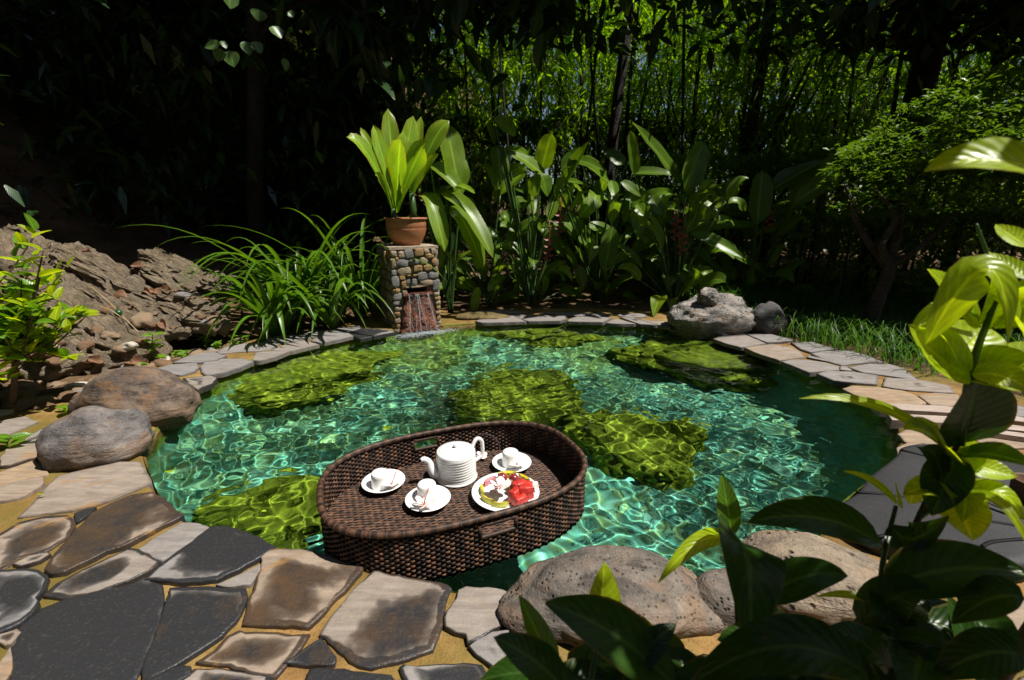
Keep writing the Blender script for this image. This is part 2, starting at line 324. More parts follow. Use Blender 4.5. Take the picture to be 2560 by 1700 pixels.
# measured layout, in metres
D={'stones':[([(-1.611,1.279),(-1.643,1.357),(-1.687,1.438),(-1.711,1.518),(-1.646,1.561),(-1.592,1.594),(-1.563,1.617),(-1.481,1.617),(-1.41,1.55),(-1.327,1.472),(-1.348,1.438),(-1.386,1.378),(-1.419,1.344),(-1.469,1.319),(-1.541,1.298)],0.12,0.45),([(-1.278,1.415),(-1.219,1.383),(-1.139,1.323),(-1.077,1.282),(-1.095,1.248),(-1.13,1.187),(-1.149,1.146),(-1.186,1.121),(-1.211,1.078),(-1.23,1.043),(-1.262,1.032),(-1.299,1.049),(-1.325,1.102),(-1.353,1.194),(-1.389,1.298),(-1.371,1.348),(-1.34,1.401)],0.62,0.5),([(-1.591,1.187),(-1.587,1.201),(-1.583,1.252),(-1.531,1.279),(-1.459,1.286),(-1.418,1.267),(-1.386,1.229),(-1.363,1.18),(-1.365,1.133),(-1.395,1.105),(-1.422,1.093),(-1.415,1.066),(-1.426,1.052),(-1.44,1.049)],0.5,0.5),([(-1.401,1.069),(-1.393,1.099),(-1.356,1.111),(-1.342,1.105),(-1.348,1.081),(-1.374,1.063)],0.3,0.4),([(-1.441,1.294),(-1.424,1.315),(-1.404,1.327),(-1.392,1.29),(-1.398,1.255)],0.8,0.3),([(-1.104,1.133),(-1.092,1.173),(-1.071,1.229),(-1.056,1.255),(-1.004,1.244),(-0.953,1.222),(-0.956,1.201),(-0.975,1.14),(-0.995,1.087),(-1.033,1.096)],0.08,0.15),([(-0.991,1.013),(-0.989,1.055),(-0.971,1.121),(-0.954,1.19),(-0.946,1.222),(-0.9,1.226),(-0.826,1.197),(-0.753,1.166),(-0.702,1.133),(-0.725,1.096),(-0.759,1.049),(-0.798,1.016),(-0.859,1.003),(-0.925,1.008)],0.48,0.05),([(-0.787,0.992),(-0.755,1.027),(-0.712,1.063),(-0.703,1.055),(-0.701,0.997),(-0.734,0.992)],0.05,0.2),([(-1.213,0.964),(-1.222,1.0),(-1.196,1.043),(-1.16,1.09),(-1.131,1.13),(-1.104,1.124),(-1.004,1.081),(-1.006,1.049),(-1.032,1.013),(-1.07,0.984),(-1.108,0.964),(-1.153,0.954)],0.3,0.3),([(-1.442,1.043),(-1.42,1.046),(-1.347,1.05),(-1.287,1.032),(-1.256,1.016),(-1.235,0.982),(-1.22,0.947),(-1.202,0.935),(-1.183,0.903),(-1.186,0.875),(-1.209,0.852),(-1.222,0.844)],0.42,0.0),([(-1.136,0.809),(-1.175,0.868),(-1.18,0.917),(-1.145,0.945),(-1.089,0.969),(-1.035,0.992),(-0.995,1.013),(-0.934,0.992),(-0.909,0.969),(-0.881,0.926),(-0.85,0.86),(-0.826,0.805),(-0.809,0.758),(-0.802,0.728),(-0.862,0.706),(-0.954,0.703),(-1.039,0.719),(-1.095,0.765)],0.97,0.0),([(-0.904,0.984),(-0.851,0.99),(-0.787,0.985),(-0.704,0.982),(-0.69,0.964),(-0.68,0.926),(-0.673,0.881),(-0.685,0.84),(-0.708,0.805),(-0.737,0.772),(-0.762,0.748),(-0.78,0.738),(-0.799,0.758),(-0.816,0.801),(-0.843,0.86),(-0.877,0.926)],0.56,0.2),([(-0.729,1.121),(-0.698,1.13),(-0.65,1.126),(-0.577,1.111),(-0.502,1.09),(-0.418,1.066),(-0.419,1.038),(-0.434,0.995),(-0.46,0.935),(-0.475,0.894),(-0.49,0.868),(-0.549,0.871),(-0.598,0.873),(-0.649,0.877),(-0.663,0.917),(-0.68,0.974),(-0.697,1.043)],0.6,0.6),([(-0.385,1.054),(-0.332,1.036),(-0.273,1.021),(-0.216,1.007),(-0.173,0.995),(-0.164,0.984),(-0.169,0.963),(-0.171,0.94),(-0.172,0.895),(-0.175,0.839),(-0.18,0.808),(-0.208,0.798),(-0.256,0.781),(-0.308,0.766),(-0.332,0.772),(-0.359,0.786),(-0.405,0.818),(-0.451,0.847),(-0.448,0.869),(-0.439,0.909),(-0.428,0.943),(-0.418,0.983),(-0.402,1.018)],0.5,0.4),([(-0.138,0.973),(-0.118,0.981),(-0.064,0.981),(-0.024,0.973),(0.003,0.958),(0.011,0.945),(0.0,0.909),(-0.01,0.872),(-0.046,0.863),(-0.069,0.847),(-0.101,0.828),(-0.107,0.844),(-0.129,0.852),(-0.16,0.866),(-0.165,0.889),(-0.15,0.922),(-0.14,0.947)],0.25,0.3),([(-0.099,0.818),(-0.078,0.836),(-0.045,0.852),(-0.009,0.858),(-0.014,0.836),(0.003,0.8),(-0.02,0.756),(-0.033,0.762),(-0.054,0.781),(-0.08,0.798)],0.4,0.1),([(-0.244,0.767),(-0.238,0.773),(-0.208,0.768),(-0.165,0.772),(-0.109,0.774),(-0.069,0.773),(-0.054,0.751),(-0.045,0.731),(-0.05,0.7),(-0.131,0.686),(-0.205,0.7),(-0.221,0.736)],0.5,0.1),([(-0.437,0.758),(-0.417,0.762),(-0.359,0.756),(-0.303,0.749),(-0.262,0.744),(-0.249,0.736),(-0.246,0.7),(-0.326,0.69),(-0.424,0.704)],0.8,0.1),([(-0.694,0.779),(-0.673,0.805),(-0.664,0.836),(-0.646,0.854),(-0.575,0.85),(-0.48,0.847),(-0.486,0.812),(-0.497,0.783),(-0.51,0.748),(-0.561,0.758),(-0.619,0.772),(-0.659,0.772)],0.35,0.6),([(-0.502,0.776),(-0.478,0.801),(-0.446,0.834),(-0.425,0.816),(-0.394,0.79),(-0.395,0.774),(-0.452,0.773)],0.55,0.2),([(-0.775,0.735),(-0.751,0.751),(-0.723,0.767),(-0.7,0.763),(-0.693,0.748),(-0.708,0.731),(-0.741,0.712),(-0.769,0.719)],0.9,0.0),([(-0.701,0.735),(-0.686,0.762),(-0.646,0.762),(-0.576,0.755),(-0.515,0.745),(-0.511,0.712),(-0.592,0.7),(-0.674,0.706)],0.4,0.3),([(-1.205,0.842),(-1.176,0.858),(-1.161,0.848),(-1.15,0.824),(-1.16,0.82),(-1.194,0.832)],0.1,0.5),([(-1.132,0.769),(-1.126,0.776),(-1.145,0.812),(-1.113,0.786),(-1.076,0.748),(-1.071,0.725),(-1.084,0.725)],0.2,0.6),([(-1.973,1.536),(-1.965,1.55),(-1.943,1.591),(-1.923,1.627),(-1.85,1.587),(-1.77,1.536),(-1.798,1.51),(-1.832,1.485),(-1.862,1.455),(-1.873,1.446)],0.02,0.95),([(-1.863,1.437),(-1.849,1.443),(-1.819,1.479),(-1.769,1.51),(-1.723,1.473),(-1.712,1.443),(-1.712,1.396),(-1.726,1.374),(-1.763,1.363),(-1.777,1.358)],0.05,0.6),([(-2.072,1.649),(-2.125,1.726),(-2.115,1.763),(-2.055,1.776),(-2.009,1.767),(-1.903,1.656),(-1.95,1.641),(-1.973,1.591),(-2.002,1.584)],0.25,0.5),([(-2.123,1.759),(-2.15,1.837),(-2.169,1.911),(-2.151,1.951),(-2.067,1.864),(-2.039,1.81),(-2.08,1.784)],0.3,0.2),([(-1.968,2.562),(-1.899,2.588),(-1.833,2.615),(-1.775,2.575),(-1.741,2.485),(-1.759,2.378),(-1.858,2.461)],0.3,0.3),([(-2.018,2.789),(-2.061,2.916),(-2.004,2.967),(-1.837,2.967),(-1.741,2.916),(-1.754,2.804),(-1.801,2.685),(-1.87,2.629),(-1.925,2.671)],0.12,0.15),([(-2.275,2.743),(-2.254,2.835),(-2.095,2.867),(-2.012,2.773),(-1.992,2.699),(-2.029,2.629),(-2.144,2.671)],0.12,0.05),([(-2.247,2.867),(-2.257,2.984),(-2.223,3.092),(-2.126,3.11),(-1.984,3.019),(-1.983,2.916),(-2.074,2.867)],0.15,0.05),([(-2.122,3.129),(-2.132,3.246),(-2.044,3.351),(-1.919,3.381),(-1.774,3.351),(-1.772,3.187),(-1.829,3.148),(-1.962,3.129),(-2.07,3.073)],0.12,0.15),([(-1.746,2.916),(-1.821,3.092),(-1.708,3.148),(-1.603,3.137),(-1.635,3.002),(-1.695,2.916)],0.08,0.25),([(-1.938,3.394),(-1.911,3.555),(-1.81,3.603),(-1.592,3.531),(-1.613,3.438),(-1.738,3.372)],0.1,0.1),([(-1.751,3.167),(-1.716,3.351),(-1.625,3.438),(-1.473,3.329),(-1.53,3.246),(-1.597,3.148)],0.08,0.3),([(-1.553,3.394),(-1.565,3.555),(-1.478,3.653),(-1.348,3.643),(-1.281,3.555),(-1.374,3.438),(-1.458,3.351)],0.08,0.1),([(-1.748,3.603),(-1.687,3.756),(-1.583,3.756),(-1.494,3.628),(-1.59,3.555)],0.1,0.1),([(-1.559,3.73),(-1.471,3.882),(-1.347,3.922),(-1.294,3.756),(-1.408,3.668)],0.08,0.05),([(-1.362,3.653),(-1.285,3.81),(-1.034,3.756),(-0.975,3.678),(-1.057,3.603),(-1.199,3.461)],0.6,0.1),([(-0.34,4.092),(-0.265,4.224),(-0.17,4.364),(-0.006,4.364),(0.045,4.269),(0.13,4.092),(-0.082,4.05),(-0.273,4.029)],0.12,0.2),([(0.015,4.364),(0.22,4.34),(0.511,4.293),(0.508,4.179),(0.451,4.101),(0.15,4.092),(0.074,4.201)],0.12,0.15),([(0.526,4.157),(0.62,4.269),(0.748,4.256),(0.953,4.224),(0.825,4.029),(0.676,4.05),(0.507,4.079)],0.12,0.2),([(0.854,4.029),(0.988,4.201),(1.114,4.0),(0.961,3.996)],0.1,0.2),([(1.028,4.247),(1.146,4.237),(1.291,3.928),(1.143,3.968)],0.15,0.2),([(1.172,4.224),(1.276,4.101),(1.499,4.071),(1.386,3.851),(1.31,3.928)],0.1,0.35),([(1.045,4.412),(1.15,4.462),(1.326,4.412),(1.298,4.279),(1.15,4.256),(1.031,4.307)],0.15,0.2),([(-0.409,4.502),(-0.134,4.554),(0.227,4.487),(0.015,4.412),(-0.171,4.383)],0.15,0.1),([(0.278,4.462),(0.595,4.472),(0.993,4.412),(0.823,4.279),(0.525,4.326)],0.15,0.15),([(1.598,3.479),(1.728,3.59),(1.903,3.623),(1.922,3.464),(1.935,3.346),(1.794,3.276),(1.704,3.249),(1.642,3.346)],0.1,0.3),([(1.919,3.623),(2.129,3.606),(2.209,3.419),(2.037,3.369),(1.949,3.358),(1.938,3.479)],0.15,0.1),([(1.718,3.222),(1.825,3.276),(1.978,3.332),(2.084,3.249),(2.073,3.131),(2.027,3.01),(1.921,2.975),(1.812,2.93),(1.755,3.057)],0.1,0.55),([(2.147,3.369),(2.321,3.384),(2.365,3.183),(2.223,3.136),(2.13,3.106),(2.111,3.183)],0.15,0.1),([(2.119,3.077),(2.234,3.131),(2.426,3.144),(2.472,3.01),(2.47,2.864),(2.373,2.879),(2.25,2.849),(2.155,2.82),(2.116,2.901)],0.12,0.1),([(1.813,2.907),(1.908,2.952),(2.005,2.941),(2.079,2.896),(2.123,2.811),(2.081,2.74),(2.003,2.731),(1.913,2.701),(1.855,2.692)],0.04,0.2),([(2.033,2.986),(2.069,3.021),(2.116,2.952),(2.136,2.879),(2.1,2.907)],0.2,0.1),([(2.136,2.801),(2.165,2.801),(2.144,2.711),(2.083,2.731)],0.15,0.1),([(2.171,2.791),(2.364,2.857),(2.485,2.849),(2.504,2.75),(2.421,2.555),(2.331,2.617),(2.197,2.688)],0.14,0.1),([(1.879,2.645),(1.987,2.707),(2.133,2.688),(2.239,2.626),(2.112,2.47),(1.994,2.495),(1.898,2.529)],0.12,0.15),([(2.131,2.446),(2.254,2.59),(2.356,2.572),(2.448,2.538),(2.524,2.462),(2.456,2.353),(2.283,2.38),(2.19,2.407)],0.1,0.35),([(1.878,2.414),(1.965,2.454),(2.093,2.43),(2.186,2.368),(2.192,2.301),(2.162,2.204),(2.097,2.178),(1.963,2.195),(1.898,2.214),(1.877,2.294)],0.02,0.95),([(2.203,2.294),(2.33,2.338),(2.426,2.309),(2.326,2.159),(2.166,2.178)],0.05,0.8),([(1.737,1.859),(1.86,1.934),(2.014,1.9),(1.983,1.738),(1.891,1.753),(1.703,1.782)],0.08,0.85),([(2.034,1.82),(2.162,1.859),(2.241,1.804),(2.236,1.745),(2.162,1.731),(1.996,1.717)],0.08,0.8),([(1.629,1.731),(1.709,1.772),(1.784,1.76),(1.688,1.714),(1.587,1.676)],0.1,0.7)],'pool':[(-1.011,3.841),(-1.246,3.594),(-1.508,3.464),(-1.67,3.289),(-1.812,3.021),(-1.849,2.686),(-1.81,2.442),(-1.697,2.015),(-1.64,1.863),(-1.589,1.767),(-1.483,1.64),(-1.36,1.507),(-1.286,1.43),(-1.16,1.339),(-1.07,1.275),(-0.954,1.222),(-0.843,1.2),(-0.694,1.127),(-0.587,1.123),(-0.418,1.068),(-0.385,1.054),(-0.164,0.985),(-0.064,0.981),(0.01,0.945),(0.3,0.88),(0.62,0.95),(0.85,1.1),(1.09,1.33),(1.427,1.568),(1.606,1.698),(1.754,1.874),(1.839,1.994),(1.888,2.095),(1.971,2.294),(1.964,2.401),(1.973,2.536),(1.964,2.767),(1.948,2.836),(1.9,3.057),(1.803,3.374),(1.64,3.643),(1.441,3.999),(1.135,4.075),(0.863,4.153),(0.514,4.218),(0.143,4.169),(-0.086,4.137),(-0.335,4.075),(-0.594,3.999)],'boulders':{'left_upper':(-1.856,2.102,0.03,0.297,0.174,0.254),'left_lower':(-1.733,1.702,0.03,0.213,0.15,0.227),'front':(0.234,0.944,0.03,0.235,0.13,0.162),'front_right':(0.787,0.99,0.03,0.172,0.12,0.179),'back':(1.732,3.85,0.0,0.388,0.259,0.294),'back_dark':(2.145,3.758,0.03,0.171,0.149,0.291)},'sunk':[(-1.798,3.601,-0.33,0.664,0.62),(0.396,4.829,-0.33,0.7,0.8),(0.029,3.023,-0.33,0.412,0.75),(0.672,2.368,-0.33,0.343,0.7),(1.849,3.751,-0.33,0.544,0.55),(-1.064,1.76,-0.33,0.309,0.7),(1.531,4.517,-0.33,0.476,0.7),(-0.559,4.029,-0.33,0.389,0.7),(0.99,2.415,-0.33,0.159,0.7)],'potted':[(-1.015,4.05,1.004,-1.305,3.89,1.584,0.12,0.15000000000000002),(-1.0,4.05,1.029,-1.152,4.13,1.71,0.115,0.045),(-1.006,4.05,1.129,-1.315,4.29,1.721,0.067,0.03),(-0.987,4.05,1.029,-1.052,4.242,1.86,0.139,0.0),(-0.981,4.05,1.029,-0.841,4.242,1.803,0.139,0.03),(-0.986,4.05,1.01,-0.837,3.698,1.544,0.167,0.045),(-0.977,4.05,1.017,-0.662,3.858,1.549,0.149,0.07500000000000001),(-0.992,4.05,1.054,-0.914,4.146,1.663,0.131,0.0),(-0.85,4.05,1.129,-0.524,4.13,1.746,0.137,0.09),(-0.85,4.05,1.129,-0.785,4.29,1.807,0.093,0.0),(-1.022,4.05,0.998,-1.097,3.858,1.299,0.057,0.09),(-1.002,4.05,1.004,-0.971,3.81,1.225,0.063,0.0),(-0.845,4.05,1.129,-0.586,3.89,1.458,0.089,0.045),(-0.851,4.05,1.117,-0.892,4.21,1.555,0.092,0.0),(-1.002,4.05,1.001,-0.862,3.858,1.214,0.051,0.045)],'banana':[(-0.489,4.5,1.144,-0.616,4.6,1.787,0.245,0.05),(-0.813,4.5,1.185,-0.621,4.25,0.665,0.169,0.12),(-0.676,4.5,1.182,-0.173,4.2,0.611,0.176,0.14),(-0.586,4.5,1.074,-0.268,4.25,0.5,0.177,0.1),(-0.757,4.5,1.435,-0.476,4.4,1.214,0.142,0.03),(-0.623,4.5,1.226,-0.333,4.3,1.174,0.067,0.05),(-0.822,4.5,1.004,-0.656,4.35,0.95,0.089,0.03),(-0.545,4.5,0.542,-0.347,4.3,0.633,0.104,0.03),(-0.391,4.5,0.053,-0.333,4.5,0.301,0.091,0),(-0.714,4.5,0.453,-0.612,4.4,0.782,0.067,0.05),(-0.721,4.5,0.631,-0.534,4.4,0.509,0.045,0.06)],'helic':[(-0.092,4.95,1.631,0.176,4.7,1.538,0.107,1),(-0.048,5.19,1.639,0.368,5.33,1.394,0.15,1),(0.154,5.43,1.518,-0.135,5.44,1.206,0.209,1),(-0.157,5.07,1.683,-0.11,4.95,1.317,0.159,1),(-0.228,5.31,1.927,-0.185,5.06,1.689,0.115,1),(-0.182,4.95,1.899,0.044,5.09,1.781,0.143,1),(0.32,5.19,1.418,0.386,5.2,1.181,0.165,1),(0.325,5.43,1.462,0.426,5.31,1.837,0.171,1),(0.5,5.07,1.264,0.751,4.82,1.684,0.133,2),(0.764,5.31,1.592,1.078,5.45,1.382,0.119,2),(0.507,4.95,1.435,0.741,4.96,1.654,0.133,2),(1.333,5.19,1.384,1.212,5.07,1.821,0.103,3),(1.918,5.43,1.316,1.256,5.18,1.919,0.195,3),(1.844,5.07,1.218,2.023,5.21,1.739,0.193,3),(1.839,5.31,1.131,2.458,5.32,1.008,0.153,3),(1.424,4.95,1.183,1.533,4.83,0.982,0.108,3),(1.412,5.19,1.27,1.335,4.94,0.735,0.195,3),(1.783,5.43,0.898,1.496,5.57,0.706,0.114,3),(1.579,5.07,1.102,1.907,5.08,0.989,0.093,3),(1.907,5.31,0.788,2.73,5.19,0.868,0.109,3),(1.881,4.95,0.813,2.387,4.7,0.547,0.121,3),(2.0,5.19,0.621,2.464,5.33,0.301,0.127,3),(1.982,5.43,0.273,2.379,5.44,0.362,0.076,4),(1.854,5.07,0.279,2.144,4.95,0.167,0.101,4),(1.928,5.31,0.209,2.047,5.06,0.062,0.104,4),(1.743,4.95,-0.142,1.792,5.09,0.386,0.148,4),(0.52,5.19,1.0,0.96,5.2,0.541,0.2,2),(0.336,5.43,0.838,0.592,5.31,0.531,0.153,1),(1.244,5.07,0.63,1.008,4.82,0.454,0.19,2),(1.269,5.31,0.604,1.493,5.45,0.437,0.126,2),(1.122,4.95,1.317,1.34,4.96,1.168,0.103,2),(1.294,5.19,1.418,1.674,5.07,1.39,0.113,2),(3.14,5.43,0.983,3.448,5.18,1.638,0.199,5),(2.644,5.07,0.881,2.697,5.21,1.443,0.189,5),(2.86,5.31,1.244,3.41,5.32,1.557,0.214,5),(2.938,4.95,1.107,3.334,4.83,1.411,0.147,5),(2.792,5.19,1.037,2.884,4.94,1.13,0.085,5),(2.285,5.43,0.949,2.813,5.57,1.005,0.111,3),(2.061,5.07,0.72,2.803,5.08,0.362,0.136,3),(2.758,5.31,0.774,2.934,5.19,0.826,0.088,5),(1.019,4.95,1.332,1.029,4.7,1.102,0.089,2),(0.678,5.19,1.255,0.548,5.33,1.091,0.159,1),(0.989,5.43,1.209,1.213,5.44,1.118,0.127,2),(0.893,5.07,1.148,0.705,4.95,0.961,0.134,2),(1.211,5.31,1.09,1.3,5.06,0.865,0.122,2),(0.789,4.95,0.868,1.148,5.09,0.767,0.135,2),(-0.151,5.19,0.959,-0.017,5.2,0.861,0.104,0),(-0.195,5.43,0.735,-0.122,5.31,0.604,0.09,0),(0.466,5.07,1.333,0.751,4.82,1.273,0.083,2),(0.206,5.31,0.958,0.338,5.45,0.82,0.099,1),(0.708,4.95,0.452,0.787,4.96,0.185,0.116,2),(0.052,5.19,0.528,0.085,5.07,0.287,0.12,0),(1.121,5.43,1.324,0.798,5.18,1.494,0.142,2),(1.564,5.07,0.703,1.356,5.21,0.611,0.138,3),(1.564,5.31,0.517,1.768,5.32,0.234,0.107,3),(1.063,4.95,0.868,0.984,4.83,0.402,0.147,2),(0.634,5.19,1.556,0.934,4.94,1.427,0.119,2),(1.263,5.43,1.518,1.059,5.57,1.694,0.129,2)],'helic_base':[(-0.251,4.9),(0.205,5.0),(0.976,5.2),(1.809,5.0),(1.718,4.75),(2.856,5.4)],'bracts':[(0.492,4.9,0.962),(0.378,4.8,0.719),(1.721,4.7,0.785),(1.68,4.8,0.932),(2.833,5.2,1.024)],'shrub':[(0.354,0.62,0.501,0.344,0.66,0.591,0.037,0.0),(0.353,0.62,0.492,0.215,0.55,0.476,0.027,0.035),(0.351,0.62,0.5,0.294,0.6,0.534,0.008,0.0),(0.348,0.6,0.504,0.284,0.42,0.482,0.096,0.06),(0.561,0.58,0.516,0.374,0.62,0.526,0.063,0.03),(0.121,0.5,0.427,0.132,0.54,0.522,0.049,0.0),(0.199,0.42,0.445,0.042,0.46,0.531,0.072,0.02),(0.055,0.44,0.445,0.009,0.47,0.534,0.033,0.0),(0.065,0.4,0.465,-0.022,0.43,0.512,0.044,0.01),(0.199,0.46,0.426,0.178,0.5,0.47,0.028,0.0),(0.367,0.36,0.54,0.204,0.4,0.471,0.058,0.05),(0.501,0.5,0.487,0.427,0.52,0.481,0.012,0.01),(0.498,0.5,0.516,0.632,0.46,0.574,0.076,0.02),(0.606,0.44,0.418,0.587,0.5,0.506,0.039,0.0),(0.472,0.46,0.473,0.485,0.4,0.53,0.026,0.01),(0.544,0.56,0.57,0.558,0.5,0.628,0.047,-0.03),(0.567,0.58,0.588,0.492,0.6,0.631,0.012,0.012),(0.567,0.58,0.588,0.536,0.56,0.637,0.029,0.0),(0.584,0.58,0.59,0.606,0.6,0.608,0.023,0.0),(0.626,0.56,0.616,0.598,0.5,0.591,0.048,0.0),(0.627,0.56,0.616,0.649,0.48,0.595,0.016,0.03),(0.631,0.58,0.668,0.648,0.5,0.696,0.038,0.01),(0.628,0.58,0.669,0.421,0.62,0.739,0.02,0.03),(0.633,0.58,0.686,0.598,0.55,0.805,0.102,0.0),(0.598,0.56,0.797,0.503,0.56,0.865,0.042,-0.01),(0.52,0.55,0.842,0.567,0.5,0.856,0.03,0.09),(0.59,0.58,0.797,0.689,0.64,0.844,0.062,0.0),(0.654,0.55,0.832,0.586,0.55,0.901,0.058,0.01),(0.589,0.55,0.802,0.618,0.5,0.793,0.025,0.01),(0.501,0.42,1.012,0.392,0.46,1.039,0.046,0.02),(0.627,0.55,0.923,0.619,0.6,0.952,0.024,0.0),(0.615,0.55,0.961,0.618,0.6,0.987,0.025,0.0),(0.48,0.5,0.455,0.52,0.46,0.548,0.055,0.02),(0.583,0.42,0.577,0.546,0.45,0.51,0.046,0.02),(0.597,0.6,0.67,0.597,0.55,0.63,0.035,0.02),(0.349,0.52,0.476,0.447,0.5,0.535,0.049,0.02),(0.464,0.42,0.457,0.389,0.45,0.497,0.046,0.02),(0.549,0.38,0.543,0.483,0.4,0.483,0.045,0.02),(0.621,0.57,0.674,0.568,0.53,0.606,0.053,0.0),(0.135,0.42,0.457,0.208,0.46,0.499,0.035,0.01)],'shrub_stems':[[(0.533,0.5,0.194),(0.534,0.51,0.341),(0.541,0.53,0.487),(0.583,0.56,0.584),(0.628,0.58,0.681),(0.632,0.58,0.687)],[(0.633,0.58,0.686),(0.608,0.57,0.795),(0.622,0.58,0.866),(0.62,0.57,0.925)],[(0.363,0.52,0.161),(0.366,0.58,0.335),(0.354,0.62,0.501)],[(0.533,0.52,0.433),(0.549,0.56,0.494),(0.565,0.58,0.586)],[(0.082,0.42,0.323),(0.103,0.45,0.425),(0.121,0.5,0.434)],[(0.583,0.56,0.584),(0.604,0.56,0.603),(0.626,0.56,0.618)],[(0.613,0.62,0.987),(0.644,0.62,0.94),(0.681,0.62,0.888)]],'lit_leaves':[(-2.082,3.9,2.575,-2.084,3.9,2.461,0.131,0.0),(-1.923,4.0,2.496,-1.935,4.0,2.415,0.114,0.0),(-2.252,4.0,2.266,-2.381,4.0,2.24,0.074,0.0),(-2.258,4.0,2.235,-2.292,4.0,2.141,0.094,0.0),(-2.189,4.0,2.219,-2.172,4.0,2.105,0.121,0.0),(-2.087,4.05,2.298,-2.066,4.05,2.201,0.093,0.0),(-2.015,4.05,2.298,-1.974,4.05,2.211,0.09,0.0),(-1.811,3.95,2.368,-1.758,3.95,2.284,0.106,0.0),(-1.769,4.0,2.167,-1.775,4.0,2.077,0.062,0.0),(-1.704,4.0,2.481,-1.663,4.0,2.441,0.067,0.0),(-2.243,4.0,2.287,-2.211,4.0,2.232,0.054,0.0),(-1.796,4.0,2.486,-1.817,4.0,2.501,0.054,0.0),(-2.413,4.1,2.323,-2.353,4.1,2.323,0.028,0.0)],'mat':[(1.558,1.642),(1.642,1.67),(1.7,1.667),(1.743,1.642),(1.834,1.583),(1.91,1.513),(1.943,1.426),(1.657,1.153),(1.417,1.023),(1.29,1.011),(1.223,1.031),(1.158,1.039),(1.115,1.089),(1.063,1.125),(1.036,1.172),(1.016,1.228),(1.033,1.261),(1.068,1.289),(1.16,1.342),(1.254,1.42),(1.322,1.468),(1.416,1.528),(1.504,1.591)],'mat_slits':[[(1.531,1.612),(1.603,1.513),(1.605,1.355)],[(1.162,1.345),(1.279,1.312),(1.34,1.261)],[(1.06,1.12),(1.18,1.153),(1.323,1.187),(1.432,1.182),(1.509,1.162)],[(1.318,1.074),(1.368,1.093),(1.47,1.106)]],'mat_ring':(1.597,1.297),'mat_cup':(1.665,1.289),'boards':[[(1.834,2.147),(2.167,2.106),(2.389,1.989),(2.431,1.958),(2.384,1.915),(2.109,2.025),(1.817,2.072)],[(1.807,2.018),(2.079,1.984),(2.333,1.869),(2.284,1.824),(2.023,1.907),(1.772,1.945)],[(2.071,1.886),(2.261,1.802),(2.22,1.766),(2.032,1.846)]],'misc':{'shrub_base':(-2.509,2.116,0.08),'seed1':(-2.42,2.93,0.1),'seed2':(-2.3,3.3,0.05),'seed3':(-2.24,2.108,0.08),'seed4':(-2.14,1.737,0.06),'ball':(-2.722,3.085,0.33),'lily_a':(-1.765,3.426,0.05),'lily_b':(-1.811,4.35,0.616),'tree':(2.913,3.596,0.03),'float_leaf':(-0.624,1.99,0),'yl1':(-1.391,1.615,0),'yl2':(-1.646,1.377,0.06)},'dry':[(-3.629,3.904,0.704,0.105),(-3.151,3.786,0.573,0.146),(-2.673,3.546,0.437,0.185),(-2.789,3.526,0.425,0.067),(-3.035,3.436,0.455,0.149),(-3.476,3.507,0.584,0.173),(-2.588,2.743,0.174,0.137),(-2.523,2.815,0.138,0.123),(-2.456,2.885,0.215,0.127),(-2.376,2.979,0.176,0.158),(-2.434,3.1,0.064,0.106),(-2.168,3.199,0.186,0.169),(-2.872,3.524,0.448,0.084),(-2.403,3.358,0.396,0.124),(-2.31,3.484,0.057,0.092),(-2.557,2.748,0.121,0.081),(-3.594,3.467,0.597,0.112)],'strata':[(-3.854,4.0,0.69,-3.137,3.75,0.431,0.16),(-3.818,3.9,0.65,-2.945,3.55,0.401,0.13),(-3.186,3.95,0.565,-2.574,3.7,0.407,0.17),(-3.236,4.1,0.641,-2.754,3.95,0.467,0.14),(-3.666,3.75,0.509,-2.578,3.25,0.199,0.2),(-3.515,3.5,0.41,-2.507,2.95,0.087,0.24),(-3.433,3.3,0.259,-2.616,2.8,0.037,0.24),(-3.139,3.55,0.371,-2.409,3.2,0.169,0.17),(-2.694,3.5,0.32,-2.193,3.3,0.186,0.16),(-4.615,4.2,0.792,-4.052,3.8,0.566,0.26),(-2.695,3.9,0.474,-2.332,3.7,0.368,0.14),(-3.916,3.7,0.547,-3.388,3.4,0.31,0.2),(-2.76,3.6,0.393,-2.237,3.45,0.255,0.12),(-3.345,3.0,0.26,-2.69,2.6,0.094,0.2),(-3.469,3.8,0.534,-2.701,3.5,0.32,0.1),(-3.048,3.15,0.189,-2.6,2.95,0.101,0.1)],'tea':{'s1':(-0.472,1.473,0.05),'s2':(-0.29,1.368,0.05),'s3':(-0.001,1.606,0.05),'plate':(-0.023,1.406,0.055),'pot':(-0.211,1.534,0.035),'c1':(-0.479,1.462,0.04),'c2':(-0.297,1.391,0.04),'c3':(-0.006,1.613,0.04),'f1':(-0.438,1.451,0.055),'f2':(-0.296,1.325,0.055),'f3':(0.019,1.584,0.055),'fp':(-0.044,1.382,0.085),'fp2':(0.066,1.394,0.075),'f6':(-0.129,1.667,0.05)}}
# ------------------------------------------------------------------ the pool basin, mortar bed and ground
CX, CY = .05, 2.55
NA = 288
ANG = [2 * math.pi * i / NA for i in range(NA)]

def radial(poly):
    out = []
    P = poly
    for a in ANG:
        dx, dy = math.cos(a), math.sin(a)
        best = None
        for i in range(len(P)):
            ax, ay = P[i][0] - CX, P[i][1] - CY
            bx, by = P[(i + 1) % len(P)][0] - CX, P[(i + 1) % len(P)][1] - CY
            ex, ey = bx - ax, by - ay
            det = dx * (-ey) - dy * (-ex)
            if abs(det) < 1e-9: continue
            t = (ax * (-ey) - ay * (-ex)) / det
            s = (dx * ay - dy * ax) / det
            if t > 0 and -1e-6 <= s <= 1 + 1e-6 and (best is None or t > best): best = t
        out.append(best)
    return np.array(out)

